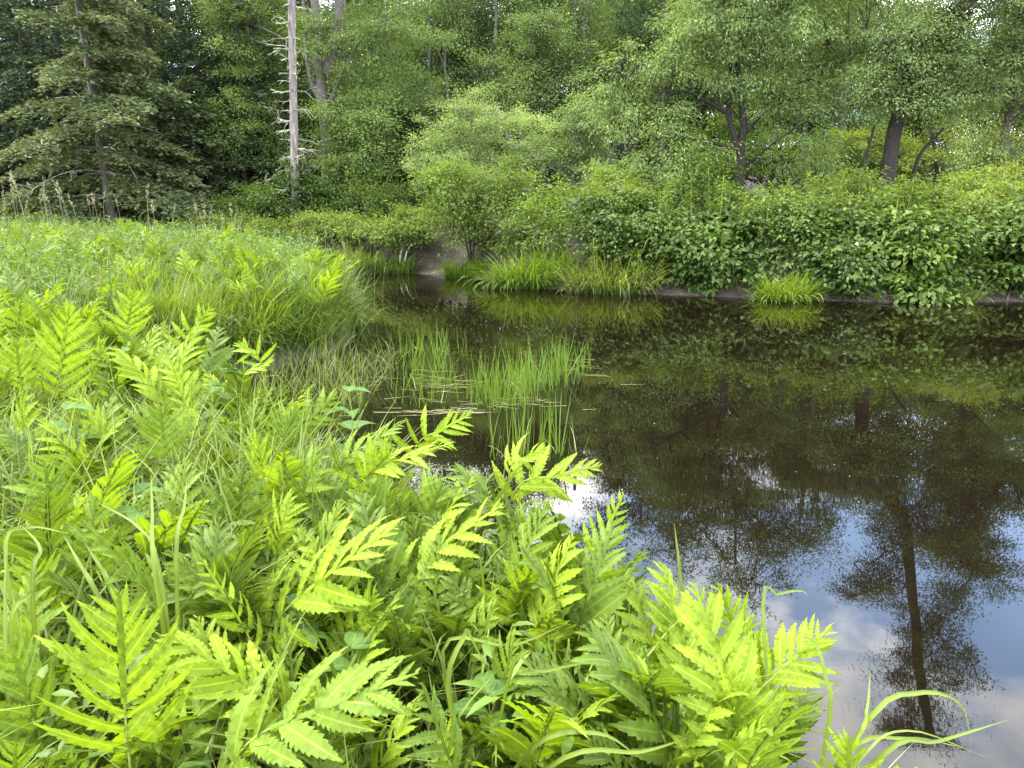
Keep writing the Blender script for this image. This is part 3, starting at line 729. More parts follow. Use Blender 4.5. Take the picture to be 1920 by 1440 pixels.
# the thicket on the right bank: overlapping bushes and creepers over the cut bank
def bank(px, py, rx, ry, Y, deep=None): return blob(px, py, rx, ry, Y, deep)
vines = [
 (1130, 420, 60, 70, 18.6, 'low dark creeper thicket over the bank beside the yellow bushes'),
 (1215, 440, 70, 75, 18.2, 'dense dark green creeper bush above the drooping bank grass'),
 (1300, 450, 70, 80, 17.9, 'creeper bush hanging over the mud below the box elder'),
 (1390, 460, 65, 85, 17.6, 'creeper curtain beside the round grass tuft'),
 (1470, 430, 60, 65, 17.5, 'creeper overhang just above the round grass tuft'),
 (1560, 455, 70, 90, 17.1, 'broad leaved creeper mass with a tiny white blossom'),
 (1650, 460, 70, 90, 16.9, 'dark creeper mass touching the pale mud strip'),
 (1700, 478, 55, 75, 16.5, 'low creeper mass hanging down to the mud between two bigger ones'),
 (1745, 455, 70, 95, 16.7, 'creeper mass with large shining leaves over the water'),
 (1840, 460, 70, 95, 16.6, 'creeper mass with pale hanging leaves by the frame edge'),
 (1930, 455, 70, 100, 16.6, 'last creeper mass along the bank, cut by the picture edge')]
JOG = (6, -10, 22, 12, -8, 8, -10, 0, 10, 6, -14)
for i, (px, py, rx, ry, Y, lab) in enumerate(vines):
    py, Y = py + JOG[i], Y + .35 * math.sin(i * 2.3)
    shrub('creeper_bush', lab, 'bush', [bank(px, py + 12, rx, ry * .85, Y + .1 * ((i * 3) % 4), .75), bank(px + 20, py + 40 + 14 * (i % 2), rx * .8, ry * (.55 + .12 * (i % 3)), Y - .35 - .2 * (i % 2), .55), bank(px - 10, py - 25, rx, ry * .5, Y + .7, .9)], M['vine'], 100 + i,
          60, 92, .36 + .05 * (i % 3), .115 + .022 * ((i * 5) % 4), .07 + .011 * ((i * 5) % 4), 3, 'creeper bushes over the far bank', palm=30, tint_mid=.35 + .3 * ((i * 7) % 5) / 4, flat=.45, shell=.30, droop=.45)
# upright leafy stems that stand out of the thicket
rng = np.random.default_rng(320)
for i in range(34):
    px = rng.uniform(1090, 1915); Yd = rng.uniform(16.9, 19.6); x = (px - 960) / FPX * Yd; z0 = gz(x, Yd)
    H_ = rng.uniform(.7, 1.5)
    c = np.array([x, Yd, z0]); o = thing('herb_stalk', 'slender leafy stalk standing up out of the bank thicket', 'plant', c, 'leafy stalks in the bank thicket')
    lean_ = rng.normal(size=2) * .18
    mb = MB(); pth = bez((0, 0, 0), (lean_[0] * .3, lean_[1] * .3, H_ * .6), (lean_[0], lean_[1], H_), 8); tube(mb, pth, np.linspace(.012, .005, 8), 4); part('stem', mb, M['fern_stem'], o, (0, 0, 0))
    n_ = 46; u = rng.uniform(.45, 1, n_); a = rng.uniform(0, 2 * PI, n_); P = pth[np.minimum((u * 7).astype(int), 7)] + np.column_stack([np.zeros((n_, 2)), rng.normal(size=n_) * .06])
    mb = MB(); leaves(mb, P, np.column_stack([np.cos(a), np.sin(a), rng.uniform(-.5, .5, n_)]), np.array([0, 0, 1.0]) + rng.normal(size=(n_, 3)) * .3, .17 * rng.uniform(.5, 1.2, n_), .045, np.clip(rng.normal(.6, .2), 0, 1))
    part('foliage', mb, M['bank_herb'] if rng.uniform() < .7 else M['meadow_leaf'], o, (0, 0, 0))
# light herbs on top of the bank
tops = [(1150, 370, 70, 30, 20.5, 'yellow green herbs behind the creepers beside the willow'), (1450, 375, 80, 26, 19.5, 'light green herbs on the bank top right of the dark trunk'),
        (1590, 365, 80, 28, 19.2, 'light green herbs below the leaning elm'), (1720, 365, 80, 30, 19.0, 'pale nettles on the bank top beyond the elm'), (1850, 365, 90, 32, 18.8, 'bright tall herbs on the bank top near the ash')]
for i, (px, py, rx, ry, Y, lab) in enumerate(tops):
    py, rx = py + (-12, 6, -4, 8, -14)[i], rx * (.8, 1.0, .9, .8, .9)[i]
    shrub('herb_patch', lab, 'herbs', [bank(px, py, rx, ry * 1.1, Y, 1.2), bank(px + 40, py + 25, rx * .9, ry * 1.2, Y - 1.1, .8), bank(px - 30, py + 38, rx * .6, ry, Y - 1.7, .6)], M['bank_herb'], 140 + i, 130, 60, .26, .11, .045, 4, 'herbs on top of the far bank', tint_mid=(.35, .7, .45, .6, .75)[i], up=1.0, bark=M['fern_stem'])
shrubs = [
 ([(890, 340, 75, 45, 21.6), (850, 380, 65, 60, 21.6), (930, 380, 60, 60, 21.6), (880, 430, 70, 35, 21.8), (820, 350, 40, 35, 21.8), (950, 330, 40, 35, 22)], M['shrub'], 170, 70, .36, 'big round dark green shrub leaning over the mud bank', .5),
 ([(1030, 400, 70, 40, 20.8), (1000, 370, 40, 35, 21.5), (1060, 375, 40, 30, 21.2)], M['tuft'], 80, 65, .30, 'glowing yellow green bush between round shrub and creepers', .7),
 ([(1010, 440, 70, 35, 19.8), (960, 450, 35, 30, 20.2)], M['bank_herb'], 60, 60, .26, 'low leafy bush above the bright grass clump', .4),
 ([(1170, 350, 60, 45, 21.5), (1140, 330, 40, 30, 22), (1220, 370, 50, 35, 21)], M['maple'], 100, 65, .32, 'sunlit bush behind the creepers left of the dark trunk', .7),
 ([(1320, 330, 60, 40, 21.5), (1290, 370, 50, 35, 20.5), (1350, 380, 50, 30, 20)], M['shrub'], 90, 65, .32, 'blue green bush beside the dark trunk', .5),
 ([(400, 425, 60, 18, 24.8), (470, 428, 60, 20, 24.8)], M['bank_herb'], 80, 60, .24, 'low green scrub on the far bank by the spruces', .5),
 ([(560, 425, 60, 22, 24.3), (610, 420, 50, 25, 24.3)], M['bank_herb'], 80, 60, .25, 'low scrub at the foot of the dead trunk', .5),
 ([(680, 425, 60, 30, 23.8), (640, 435, 50, 25, 23.6)], M['bank_herb'], 90, 60, .26, 'leafy scrub between dead trunk and driftwood', .55),
 ([(760, 425, 55, 38, 23.2), (790, 400, 45, 30, 23.4), (730, 440, 45, 25, 23)], M['shrub'], 110, 62, .28, 'scrub bush above the pale driftwood sticks', .6),
 ([(480, 385, 60, 35, 26.5), (430, 395, 40, 25, 27)], M['shrub'], 80, 60, .3, 'dark shrub between the low spruce and the dead trunk', .4),
 ([(690, 370, 60, 40, 26), (740, 385, 50, 30, 25.5)], M['shrub'], 90, 60, .3, 'shaded brownish shrub below the small bright tree', .3)]
for i, (bl, mt, nc, per, cr, lab, tm) in enumerate(shrubs):
    shrub('bush', lab, 'bush', [bank(*q) for q in bl], mt, 200 + i, nc, per, cr, .10, .05, 5, None, tint_mid=tm)

# ------------------------------------------------------------------ grass clumps of the far bank, driftwood
def tuft(name, label, px, py, rx, h, Y, seed, n, lean=.5, bend=1.2, w=.028, group=None, mat=None, ry=None):
    r = np.random.default_rng(seed)
    c = at(px, py, Y); c[2] = max(gz(c[0], c[1]), 0.0)
    o = thing(name, label, 'grass', c, group)
    s = rx * Y / FPX
    ang = r.uniform(0, 2 * PI, n); rad = np.sqrt(r.uniform(0, 1, n))
    bx = c[0] + np.cos(ang) * rad * s; by = c[1] + np.sin(ang) * rad * (ry or s * .6)
    B = np.stack([bx, by, np.maximum(ground_z(bx, by), -.04)], 1)
    mb = MB()
    az = np.where(r.uniform(size=n) < .6, -PI / 2 + r.normal(size=n) * .9, ang)
    blades(mb, B, h * r.uniform(.3, 1.1, n), w * r.uniform(.6, 1.3, n), az, r.uniform(.03, lean * 1.3, n), bend * r.uniform(.3, 1.5, n), 5, np.clip(r.normal(.5, .25, n), 0, 1), rng=r)
    part('blades', mb, mat or M['tuft'], o, c, kind='stuff')
tuft('grass_clump', 'bright yellow green clump of long grass at the waterline', 995, 545, 75, 1.15, 18.7, 301, 1500, .7, 1.5)
tuft('grass_clump', 'long grass drooping over the water below the dark creepers', 1150, 545, 90, 1.05, 17.6, 302, 1300, .6, 1.5, mat=M['meadow'])
tuft('grass_clump', 'short green grass on the mud slope below the round shrub', 872, 525, 38, .75, 21.2, 303, 600, mat=M['reed'])
tuft('grass_clump', 'small round grass tuft on the mud below the creeper overhang', 1472, 565, 50, .78, 16.0, 304, 900, .8, 1.5)
tuft('grass_clump', 'thin drooping grass beside the pale mud strip', 1735, 565, 22, .6, 15.6, 305, 160)
tuft('grass_clump', 'wiry grass leaning out over the water near the frame edge', 1790, 570, 40, .7, 15.6, 306, 220, .7, 1.4, mat=M['meadow'])
tuft('grass_clump', 'dry edged grass along the bank by the driftwood', 720, 505, 60, .8, 22.6, 307, 800, mat=M['meadow'])
tuft('grass_clump', 'pale tall grass at the narrow end of the river', 640, 500, 60, 1.1, 22.0, 308, 900, .4, .9, mat=M['meadow'])
for lab, pts, r in (('upright pale driftwood stick on the mud bank', [(748, 492), (751, 478), (756, 462)], .045), ('curved white driftwood stick beside the upright one', [(759, 492), (761, 478), (768, 463), (774, 459)], .035)):
    P = np.array([at(x, y, 22.9) for x, y in pts]); P[0][2] = min(P[0][2], gz(P[0][0], P[0][1]))
    mb = MB(); q = spline(P, 9); tube(mb, q, np.linspace(r, r * .5, 9), 7)
    link('driftwood', mb.mesh('driftwood', M['driftwood'], True, P[0]), None, P[0], None, lab, 'driftwood', 'driftwood on the mud bank')
# the white blossom
c = at(1607, 457, 16.1)
o = thing('blossom', 'tiny white flower head among the dark creeper leaves', 'flower', c)
for i in range(6):
    mb = MB(); a = i * PI / 3
    leaves(mb, np.array([[0, 0, 0.]]), np.array([[math.cos(a), -.3, math.sin(a)]]), np.array([[0, -1.0, 0]]), .05, .035, .5)
    part('petal', mb, M['petal'], o, (0, 0, 0))

r = np.random.default_rng(310)
def mud_points(n, dmax):
    P = np.column_stack([r.uniform(-9, 16, n), r.uniform(14.8, 27, n)])
    P = P[~inside(P)]; d = seg_dist(P, FAR); P = P[(d < dmax) & (d < seg_dist(P, NEAR))]
    return np.column_stack([P, ground_z(P[:, 0], P[:, 1])])
mb = MB()
P = mud_points(16000, .9); n = len(P)
leaves(mb, P + [0, 0, .012], np.column_stack([r.normal(size=(n, 2)), r.normal(size=n) * .2]), np.array([0, 0, 1.0]) + r.normal(size=(n, 3)) * .4, .07 * r.uniform(.4, 1.3, n), .03, .5)
for p in mud_points(900, .8):
    a = r.uniform(0, 2 * PI); l = r.uniform(.15, .6); e = p + np.array([math.cos(a) * l, math.sin(a) * l * .6, 0]); e[2] = gz(e[0], e[1]) + r.uniform(0, .08)
    tube(mb, bez(p, (p + e) / 2 + [0, 0, r.uniform(.02, .12)], e, 5), np.linspace(.010, .004, 5), 3)
link('bank_litter', mb.mesh('bank_litter', M['litter']), kind='stuff', label='dead leaves, twigs and root ends lying on the mud', cat='litter')
mb = MB()
P = mud_points(9000, 1.5); P = P[r.uniform(size=len(P)) < .5 + .5 * wob(P[:, 0], P[:, 1], 2.3)]; n = len(P)
blades(mb, P, r.uniform(.12, .5, n), .018, r.uniform(0, 2 * PI, n), r.uniform(.05, .7, n), r.uniform(.2, 1.5, n), 4, np.clip(r.normal(.4, .2, n), 0, 1), rng=r)
link('bank_grass', mb.mesh('bank_grass', M['meadow']), kind='stuff', label='scattered thin grass growing on the mud of the far bank', cat='grass')

# ------------------------------------------------------------------ meadow, near bank cover
def scatter(rng, n, x0, x1, y0, y1, dmin=.0, keep=None):
    P = np.stack([rng.uniform(x0, x1, n), rng.uniform(y0, y1, n)], 1)
    ok = ~inside(P)
    dn = seg_dist(P, NEAR); df = seg_dist(P, FAR)
    ok &= (dn < df) & (dn > dmin)
    ok &= abs(P[:, 0]) < P[:, 1] * .78 + .8
    if keep is not None: ok &= keep(P)
    P = P[ok]
    return np.column_stack([P, ground_z(P[:, 0], P[:, 1])])
rng = np.random.default_rng(401)
# middle and far meadow
mb = MB()
Ct = np.vstack([scatter(rng, 3400, -13, 0, 6.6, 15), scatter(rng, 4600, -22, -1, 15, 30)])
k = np.repeat(np.arange(len(Ct)), 20); n = len(k)
off = rng.normal(size=(n, 2)) * (.10 + .006 * Ct[k, 1:2])
B = np.column_stack([Ct[k, :2] + off, Ct[k, 2]])
th = rng.uniform(.25, 1.1, len(Ct)); tt = np.clip(.42 + .25 * wob(Ct[:, 0], Ct[:, 1], 1.1) + rng.normal(0, .30, len(Ct)), 0, 1); tw_ = rng.uniform(.6, 1.7, len(Ct)); tb_ = rng.uniform(.2, 1.6, len(Ct))
blades(mb, B, th[k] * rng.uniform(.55, 1.15, n), (.008 + B[:, 1] * .0006) * tw_[k], np.arctan2(off[:, 1], off[:, 0]) + rng.normal(size=n) * .5, rng.uniform(.02, .35, n), tb_[k] * rng.uniform(.5, 1.3, n), 4,
       np.clip(tt[k] + rng.normal(0, .10, n), 0, 1), rng=rng)
link('meadow_grass', mb.mesh('meadow_grass', M['meadow']), kind='stuff', label='tall light green meadow grass beyond the ferns', cat='grass')
mb = MB()
B = np.vstack([scatter(rng, 2600, -13, 0, 7.6, 15, .2, lambda P: wob(P[:, 0], P[:, 1], .9, 2) > -.1), scatter(rng, 3600, -22, -1, 15, 30, .2, lambda P: wob(P[:, 0], P[:, 1], .7, 2) > -.1)])
H = rng.uniform(.5, 1.15, len(B))
k = np.repeat(np.arange(len(B)), 22)
u = rng.uniform(.35, 1, len(k)); a = rng.uniform(0, 2 * PI, len(k))
P = B[k] + np.stack([np.cos(a) * .03, np.sin(a) * .03, u * H[k]], 1)
A = np.stack([np.cos(a), np.sin(a), rng.uniform(-.3, .8, len(k))], 1)
leaves(mb, P, A, np.array([0, 0, 1.0]) + rng.normal(size=A.shape) * .3, .13 * rng.uniform(.4, 1.2, len(k)), .026, np.clip(rng.normal(.5, .28, len(B))[k] + rng.normal(0, .1, len(k)), 0, 1))
link('meadow_herbs', mb.mesh('meadow_herbs', M['meadow_leaf']), kind='stuff', label='leafy yellow green herbs mixed through the meadow', cat='herbs')
# the tussock that hangs over the inlet
rng = np.random.default_rng(402)
mb = MB()
Bl = []
edge = np.array([(-4.3, 7.9), (-3.7, 8.3), (-3.2, 8.8), (-2.65, 9.7), (-2.45, 11), (-3.0, 13), (-4.05, 16), (-5.4, 19)])
for a, b_, cnt in zip(edge[:-1], edge[1:], (1600, 1600, 2000, 1900, 1500, 1300, 1100)):
    t = rng.uniform(0, 1, cnt)[:, None]; nrm = np.array([b_[1] - a[1], -(b_[0] - a[0])]); nrm = nrm / np.linalg.norm(nrm)
    p = a + (b_ - a) * t - nrm * (rng.uniform(.1, .95, cnt) ** 1)[:, None]
    Bl.append(np.column_stack([p, ground_z(p[:, 0], p[:, 1]), np.full(cnt, math.atan2(nrm[1], nrm[0]))]))
Bl = np.vstack(Bl); n = len(Bl)
B = Bl[:, :3].copy(); B[:, 2] = np.maximum(B[:, 2], .02)
tf = np.sin(B[:, 0] * 9.3 + 3 * np.sin(B[:, 1] * 5.1)) * np.sin(B[:, 1] * 7.7 + 2 * np.sin(B[:, 0] * 4.3))
blades(mb, B, (.72 + .28 * tf) * rng.uniform(.55, 1.1, n), .013 * rng.uniform(.6, 1.5, n), Bl[:, 3] + rng.normal(size=n) * .7, rng.uniform(.0, .6, n), rng.uniform(.5, 2.3, n), 6, np.clip(.5 + .22 * tf + rng.normal(0, .2, n), 0, 1), rng=rng)
link('tussock_grass', mb.mesh('tussock_grass', M['tuft']), kind='stuff', label='mop of long grass drooping over the edge of the inlet', cat='grass')
# near sedge
rng = np.random.default_rng(403)
mb = MB()
Ct = np.vstack([scatter(rng, 560, -3.2, 1.3, .9, 4.2, .03), scatter(rng, 620, -3.8, -.6, 2.0, 5.0, .1), scatter(rng, 700, -7, .4, 4.2, 8.4, .03)])
zone = (Ct[:, 0] > -.6 - .05 * Ct[:, 1]) & (Ct[:, 1] < 4.0)
Ct = Ct[~zone | (rng.uniform(size=len(Ct)) < .9)]
k = np.repeat(np.arange(len(Ct)), 15); n = len(k)
off = rng.normal(size=(n, 2)) * .055
B = np.column_stack([Ct[k, :2] + off, Ct[k, 2]])
far = Ct[:, 1]
th = np.where(far < 2.2, .58, .70) * np.where(seg_dist(Ct[:, :2], NEAR) < .5, .66, 1) * rng.uniform(.65, 1.15, len(Ct))
maz = rng.uniform(0, 2 * PI, len(Ct)); tb_ = rng.uniform(.4, 2.0, len(Ct)); tt = np.clip(rng.normal(.5, .24, len(Ct)), 0, 1); tw_ = rng.uniform(.008, .017, len(Ct))
az = np.where(rng.uniform(size=n) < .55, maz[k] + rng.normal(size=n) * .45, np.arctan2(off[:, 1], off[:, 0]))
blades(mb, B, th[k] * rng.uniform(.55, 1.2, n), tw_[k] * rng.uniform(.7, 1.2, n), az, rng.uniform(.02, .5, n), tb_[k] * rng.uniform(.5, 1.4, n), 6, np.clip(tt[k] + rng.normal(0, .12, n), 0, 1), fold=.35, rng=rng)
link('sedge_grass', mb.mesh('sedge_grass', M['sedge']), kind='stuff', label='arching green sedge blades filling the near bank between the ferns', cat='grass')
mb = MB()
B = scatter(rng, 420, -4.5, 1.1, 1.2, 7.5, .03); n = len(B)
blades(mb, B, rng.uniform(.3, .65, n), .006, rng.uniform(0, 2 * PI, n), rng.uniform(.3, 1.2, n), rng.uniform(.3, 1.6, n), 6, .5, rng=rng)
link('dry_grass', mb.mesh('dry_grass', M['straw']), kind='stuff', label='dry tan grass blades tangled low among the sedge', cat='grass')
# small leafy undergrowth filling between
def leaves8(mb, P, A, Nn, ln, wd, tint):
    A = norm(A); S = norm(np.cross(Nn, A)); N2 = np.cross(A, S); n = len(P)
    ln = ln[:, None]; wd = wd[:, None]
    m1 = P + A * ln * .30 + N2 * ln * .05; m2 = P + A * ln * .66 + N2 * ln * .04; tip = P + A * ln - N2 * ln * .06
    V = np.stack([P, m1 - S * wd * .48 + N2 * wd * .2, m1, m1 + S * wd * .48 + N2 * wd * .2, m2 - S * wd * .36 + N2 * wd * .15, m2, m2 + S * wd * .36 + N2 * wd * .15, tip], 1)
    i = np.arange(n)[:, None] * 8
    F = np.concatenate([i + np.array([q]) for q in ([0, 1, 2], [0, 2, 3], [1, 4, 5], [1, 5, 2], [2, 5, 6], [2, 6, 3], [4, 7, 5], [5, 7, 6])])
    mb.add(V.reshape(-1, 3), F, np.repeat(tint, 8))
mb = MB()
B = np.vstack([scatter(rng, 900, -3.4, 1.2, 1.0, 4.4, .05), scatter(rng, 3000, -7.5, .2, 4.4, 8.3, .05)])
H = rng.uniform(.12, .5, len(B)); k = np.repeat(np.arange(len(B)), 11)
u = rng.uniform(.2, 1, len(k)); a = rng.uniform(0, 2 * PI, len(k))
P = B[k] + np.stack([np.cos(a) * .02, np.sin(a) * .02, u * H[k]], 1)
A = np.stack([np.cos(a), np.sin(a), rng.uniform(-.3, .6, len(k))], 1)
leaves8(mb, P, A, np.array([0, 0, 1.0]) + rng.normal(size=A.shape) * .3, .085 * rng.uniform(.5, 1.2, len(k)), .022 * rng.uniform(.7, 1.3, len(k)), np.clip(rng.normal(.45, .2, len(B))[k] + rng.normal(0, .1, len(k)), 0, 1))
link('undergrowth', mb.mesh('undergrowth', M['meadow_leaf']), kind='stuff', label='small leafy undergrowth below the ferns', cat='herbs')

# seed stalks against the dark spruces
rng = np.random.default_rng(404)
st = MB(); tube(st, bez((0, 0, 0), (.02, 0, .7), (.10, 0, 1.25), 6), np.linspace(.006, .003, 6), 3)
hd = MB()
kk = 26; uu = rng.uniform(0, 1, kk)
leaves(hd, np.column_stack([.10 + .05 * uu, rng.normal(size=kk) * .008, 1.22 + .24 * uu]), np.column_stack([rng.normal(size=kk) * .5 + .2, rng.normal(size=kk) * .5, np.ones(kk)]), rng.normal(size=(kk, 3)), .055, .014, .5)
M['seed'] = rough_mat('seed', (0.14, 0.13, 0.06), (0.27, 0.25, 0.12), 30, bump=0.1)
st_me, hd_me = st.mesh('stem', M['seed']), hd.mesh('seed_head', M['seed'])
for i in range(46):
    px = rng.uniform(20, 460) if i < 38 else rng.uniform(560, 720); Yd = rng.uniform(13, 19) if i < 38 else rng.uniform(14, 17)
    x = (px - 960) / FPX * Yd
    s = rng.uniform(.75, 1.05) if px > 300 else rng.uniform(.95, 1.3)
    o = thing('seed_grass', 'tall dry grass stalk with a tan seed head rising above the meadow', 'grass stalk', (x, Yd, gz(x, Yd)), 'seed stalks above the meadow')
    o.rotation_euler = (0, 0, rng.uniform(0, 6.28)); o.scale = (s, s, s)
    link('stem', st_me, o); link('seed_head', hd_me, o)

# ------------------------------------------------------------------ reeds standing in the water
rng = np.random.default_rng(405)
reed_me = []
for i in range(6):
    mb = MB()
    blades(mb, np.zeros((1, 3)), 1.0, .024, np.array([0.]), rng.uniform(.02, .10), rng.uniform(.03, .4), 6, .5, fold=.3, rng=rng)
    reed_me.append(mb.mesh('blade', M['reed']))
mb = MB(); blades(mb, np.zeros((1, 3)), .8, .016, np.array([0.]), .35, 1.2, 6, .5, rng=rng); dry_me = mb.mesh('blade', M['straw'])
def reed_clump(px, py, n, sx, h, label, group):
    c = on_z(px, py); c[2] = -.05
    o = thing('reed_clump', label, 'reeds', c, group)
    for i in range(n):
        a = rng.uniform(0, 2 * PI); q = math.sqrt(rng.uniform())
        b_ = link('blade', reed_me[int(rng.integers(6))] if rng.uniform() < .93 else dry_me, o)
        hh = h * rng.uniform(.35, 1.15)
        b_.matrix_basis = Matrix.LocRotScale(Vector((math.cos(a) * q * sx, math.sin(a) * q * sx * .7, -.05)), Euler((rng.normal() * .16, rng.normal() * .16, rng.uniform(0, 6.28))), Vector((hh * .8, hh * .8, hh)))
G1, G2, G3 = 'reeds by the tussock', 'reeds out in the open water', 'reeds nearest the ferns'
for px, py in ((770, 690), (800, 720), (830, 690), (815, 735), (785, 755), (765, 730), (755, 665), (810, 660), (840, 668), (780, 665)):
    reed_clump(px, py, 28, .28, .54, 'thin reed clump standing in shallow water next to the tussock', G1)
for px, py in ((900, 745), (940, 735), (980, 725), (1020, 715), (1060, 705), (920, 765), (965, 750), (1005, 735), (1045, 720), (950, 762), (1075, 695)):
    reed_clump(px, py, 38, .25, .62, 'dense bright reed clump standing out in the dark water', G2)
for px, py in ((985, 850), (1015, 855), (1055, 850), (950, 860)):
    reed_clump(px, py, 16, .16, .62, 'sparse reed clump in the water close behind the ferns', G3)
# fine grass growing in the inlet
mb = MB()
B = np.vstack([np.column_stack([rng.uniform(-3.3, -1.5, 900), rng.uniform(6.9, 9.4, 900), np.full(900, -.02)])])
B = B[inside(B[:, :2])]; n = len(B)
blades(mb, B, rng.uniform(.2, .5, n), .007, rng.uniform(0, 2 * PI, n), rng.uniform(.05, .6, n), rng.uniform(.2, 1.4, n), 5, np.clip(rng.normal(.35, .2, n), 0, 1), rng=rng)
link('inlet_grass', mb.mesh('inlet_grass', M['meadow']), kind='stuff', label='thin grass growing up through the brown shallows of the inlet', cat='grass')
# fallen blades floating
mb = MB()
def floaters(px, py, sx, sy, cnt, l0, l1, seed):
    r = np.random.default_rng(seed); c = on_z(px, py)
    for i in range(cnt):
        p = c + np.array([r.normal() * sx, r.normal() * sy, 0]); a = r.normal() * .35 + (PI if r.uniform() < .5 else 0); l = r.uniform(l0, l1)
        d = np.array([math.cos(a), math.sin(a), 0]); s = np.array([-d[1], d[0], 0]) * .004
        e = p + d * l
        z = np.array([0, 0, .006 + .012 * r.uniform()])
        mb.add(np.array([p - s, p + s, e + s * .4, e - s * .4]) + z, [(0, 1, 2, 3)])
floaters(850, 775, .35, .08, 30, .12, .35, 1); floaters(840, 720, .4, .3, 40, .12, .3, 2); floaters(960, 755, .35, .12, 26, .12, .3, 3); floaters(1100, 690, .2, .5, 8, .2, .4, 4)
link('floating_straw', mb.mesh('floating_straw', M['straw']), kind='stuff', label='broken straw floating round the feet of the reeds', cat='straw')
mb = MB()
r = np.random.default_rng(9)
P = np.column_stack([r.uniform(-1, 12, 2600), r.uniform(2.5, 15, 2600)])
ok = inside(P) & (r.uniform(size=2600) < (.02 + .22 * (wob(P[:, 0], P[:, 1], .8) > .35)))
for p in P[ok]:
    s = r.uniform(.0010, .0034) * (1 + .04 * p[1]) * (.55 if p[1] < 4 else 1); a = np.arange(5) * 2 * PI / 5 + r.uniform(0, 6)
    mb.add(np.column_stack([p[0] + np.cos(a) * s * r.uniform(1, 1.8), p[1] + np.sin(a) * s, np.full(5, .004)]), [(0, 1, 2, 3, 4)])
link('floating_flecks', mb.mesh('floating_flecks', M['fleck'], False), kind='stuff', label='tiny pale flecks of foam and petals drifting on the water', cat='flecks')

# ------------------------------------------------------------------ ferns
def leaflet_mesh(seed, lobes, mat, wide=.125, name='leaflet', curl=.22):
    """one leaflet of length 1 along +X with a lobed wavy margin and a folded midrib"""
    r = np.random.default_rng(seed)
    mb = MB(); V = []; T = []; Rb = []; F = []
    xs = np.linspace(0, 1, lobes + 1)
    sway = r.normal() * .06
    def zc(x): return .06 * math.sin(x * 2.2) - curl * x * x
    def yc(x): return sway * x * x
    def w(x): return wide * (0.36 + 1.0 * math.sin(PI * min(1, (x * .86 + .10)) ** .9)) * (1 - x ** 5) * .82 + .004
    mid = []
    for x in xs:
        mid.append(len(V)); V.append((x, yc(x), zc(x))); Rb.append(1.0); T.append(.5)
    for sgn in (1, -1):
        notch = []
        for i, x in enumerate(xs):
            notch.append(len(V)); ww = w(x) * (r.uniform(.64, .78) if 0 < i < lobes else .6) * (0 if i == lobes else 1)
            if i == lobes: V.append((x, yc(x), zc(x)))
            else: V.append((x + .006, yc(x) + sgn * ww, zc(x) + ww * .22))
            Rb.append(.1); T.append(.5)
        for i in range(lobes):
            dxl = xs[i + 1] - xs[i]; g = r.uniform(.90, 1.12)
            xa, xb = xs[i] + dxl * .46, xs[i] + dxl * .86
            wa, wb = w(xa) * .84 * g, w(min(xb, 1)) * 1.0 * g; rip = r.normal() * .016
            ta = len(V); V.append((xa + .006, yc(xa) + sgn * wa, zc(xa) + wa * .22 + rip * .5)); Rb.append(0); T.append(.52)
            tb = len(V); V.append((xb + .016, yc(xb) + sgn * wb * .97, zc(xb) + wb * .20 + rip * .7)); Rb.append(0); T.append(.54)
            tri = [(mid[i], mid[i + 1], notch[i]), (notch[i], mid[i + 1], ta), (ta, mid[i + 1], tb), (tb, mid[i + 1], notch[i + 1])]
            F += tri if sgn < 0 else [q[::-1] for q in tri]
    F = [f for f in F if len(set(f)) == 3]
    mb.add(V, F, T, Rb)
    return mb
FM = ('fern_bright', 'fern_mid', 'fern_deep')
NL = 9
LEAF = {m: [leaflet_mesh(500 + i, 11, None, .094 + .014 * (i % 3), curl=.06 + .17 * (i % 3)).mesh('leaflet', M[m]) for i in range(NL)] for m in FM}
def frame_at(T, N):
    T = T / np.linalg.norm(T); N = N - T * (N @ T); N = N / max(np.linalg.norm(N), 1e-6); return T, np.cross(N, T), N
def frond_shape(path, face, blade0, n_pairs, spread, rng, a0=54, a1=26):
    """where each leaflet of a frond sits: list of (point, direction, side, normal, length)"""
    m = len(path); Ts = np.gradient(path, axis=0)
    L_ = np.concatenate([[0], np.cumsum(np.linalg.norm(np.diff(path, axis=0), axis=1))]); tot = L_[-1]
    out = []
    for i in range(n_pairs):
        f = i / (n_pairs - 1)
        s = blade0 + (0.985 - blade0) * (1 - (1 - f) ** 1.25)
        x = np.interp(s * tot, L_, np.arange(m)); j = min(int(x), m - 2); p = path[j] + (path[j + 1] - path[j]) * (x - j)
        T, S, Nn = frame_at(Ts[j], face)
        ln = spread * (1 - f ** 1.6 * .90) * (.86 + .14 * min(1, f * 4))
        for sg in (1, -1):
            an = math.radians(a0 + (a1 - a0) * f + rng.normal() * 7)
            D = math.cos(an) * T + sg * math.sin(an) * S
            N2 = Nn + sg * S * rng.normal() * .22 + rng.normal(size=3) * .16
            out.append((p + T * (.004 if sg > 0 else -.006), D, N2, ln * rng.uniform(.80, 1.12)))
    return out, (L_, tot, Ts)
def basis(p, D, Nn, s, sw=1.0):
    X = D / np.linalg.norm(D); Z = Nn - X * (Nn @ X); Z /= np.linalg.norm(Z); Yv = np.cross(Z, X)
    return Matrix(((X[0] * s, Yv[0] * s * sw, Z[0] * s, p[0]), (X[1] * s, Yv[1] * s * sw, Z[1] * s, p[1]), (X[2] * s, Yv[2] * s * sw, Z[2] * s, p[2]), (0, 0, 0, 1)))
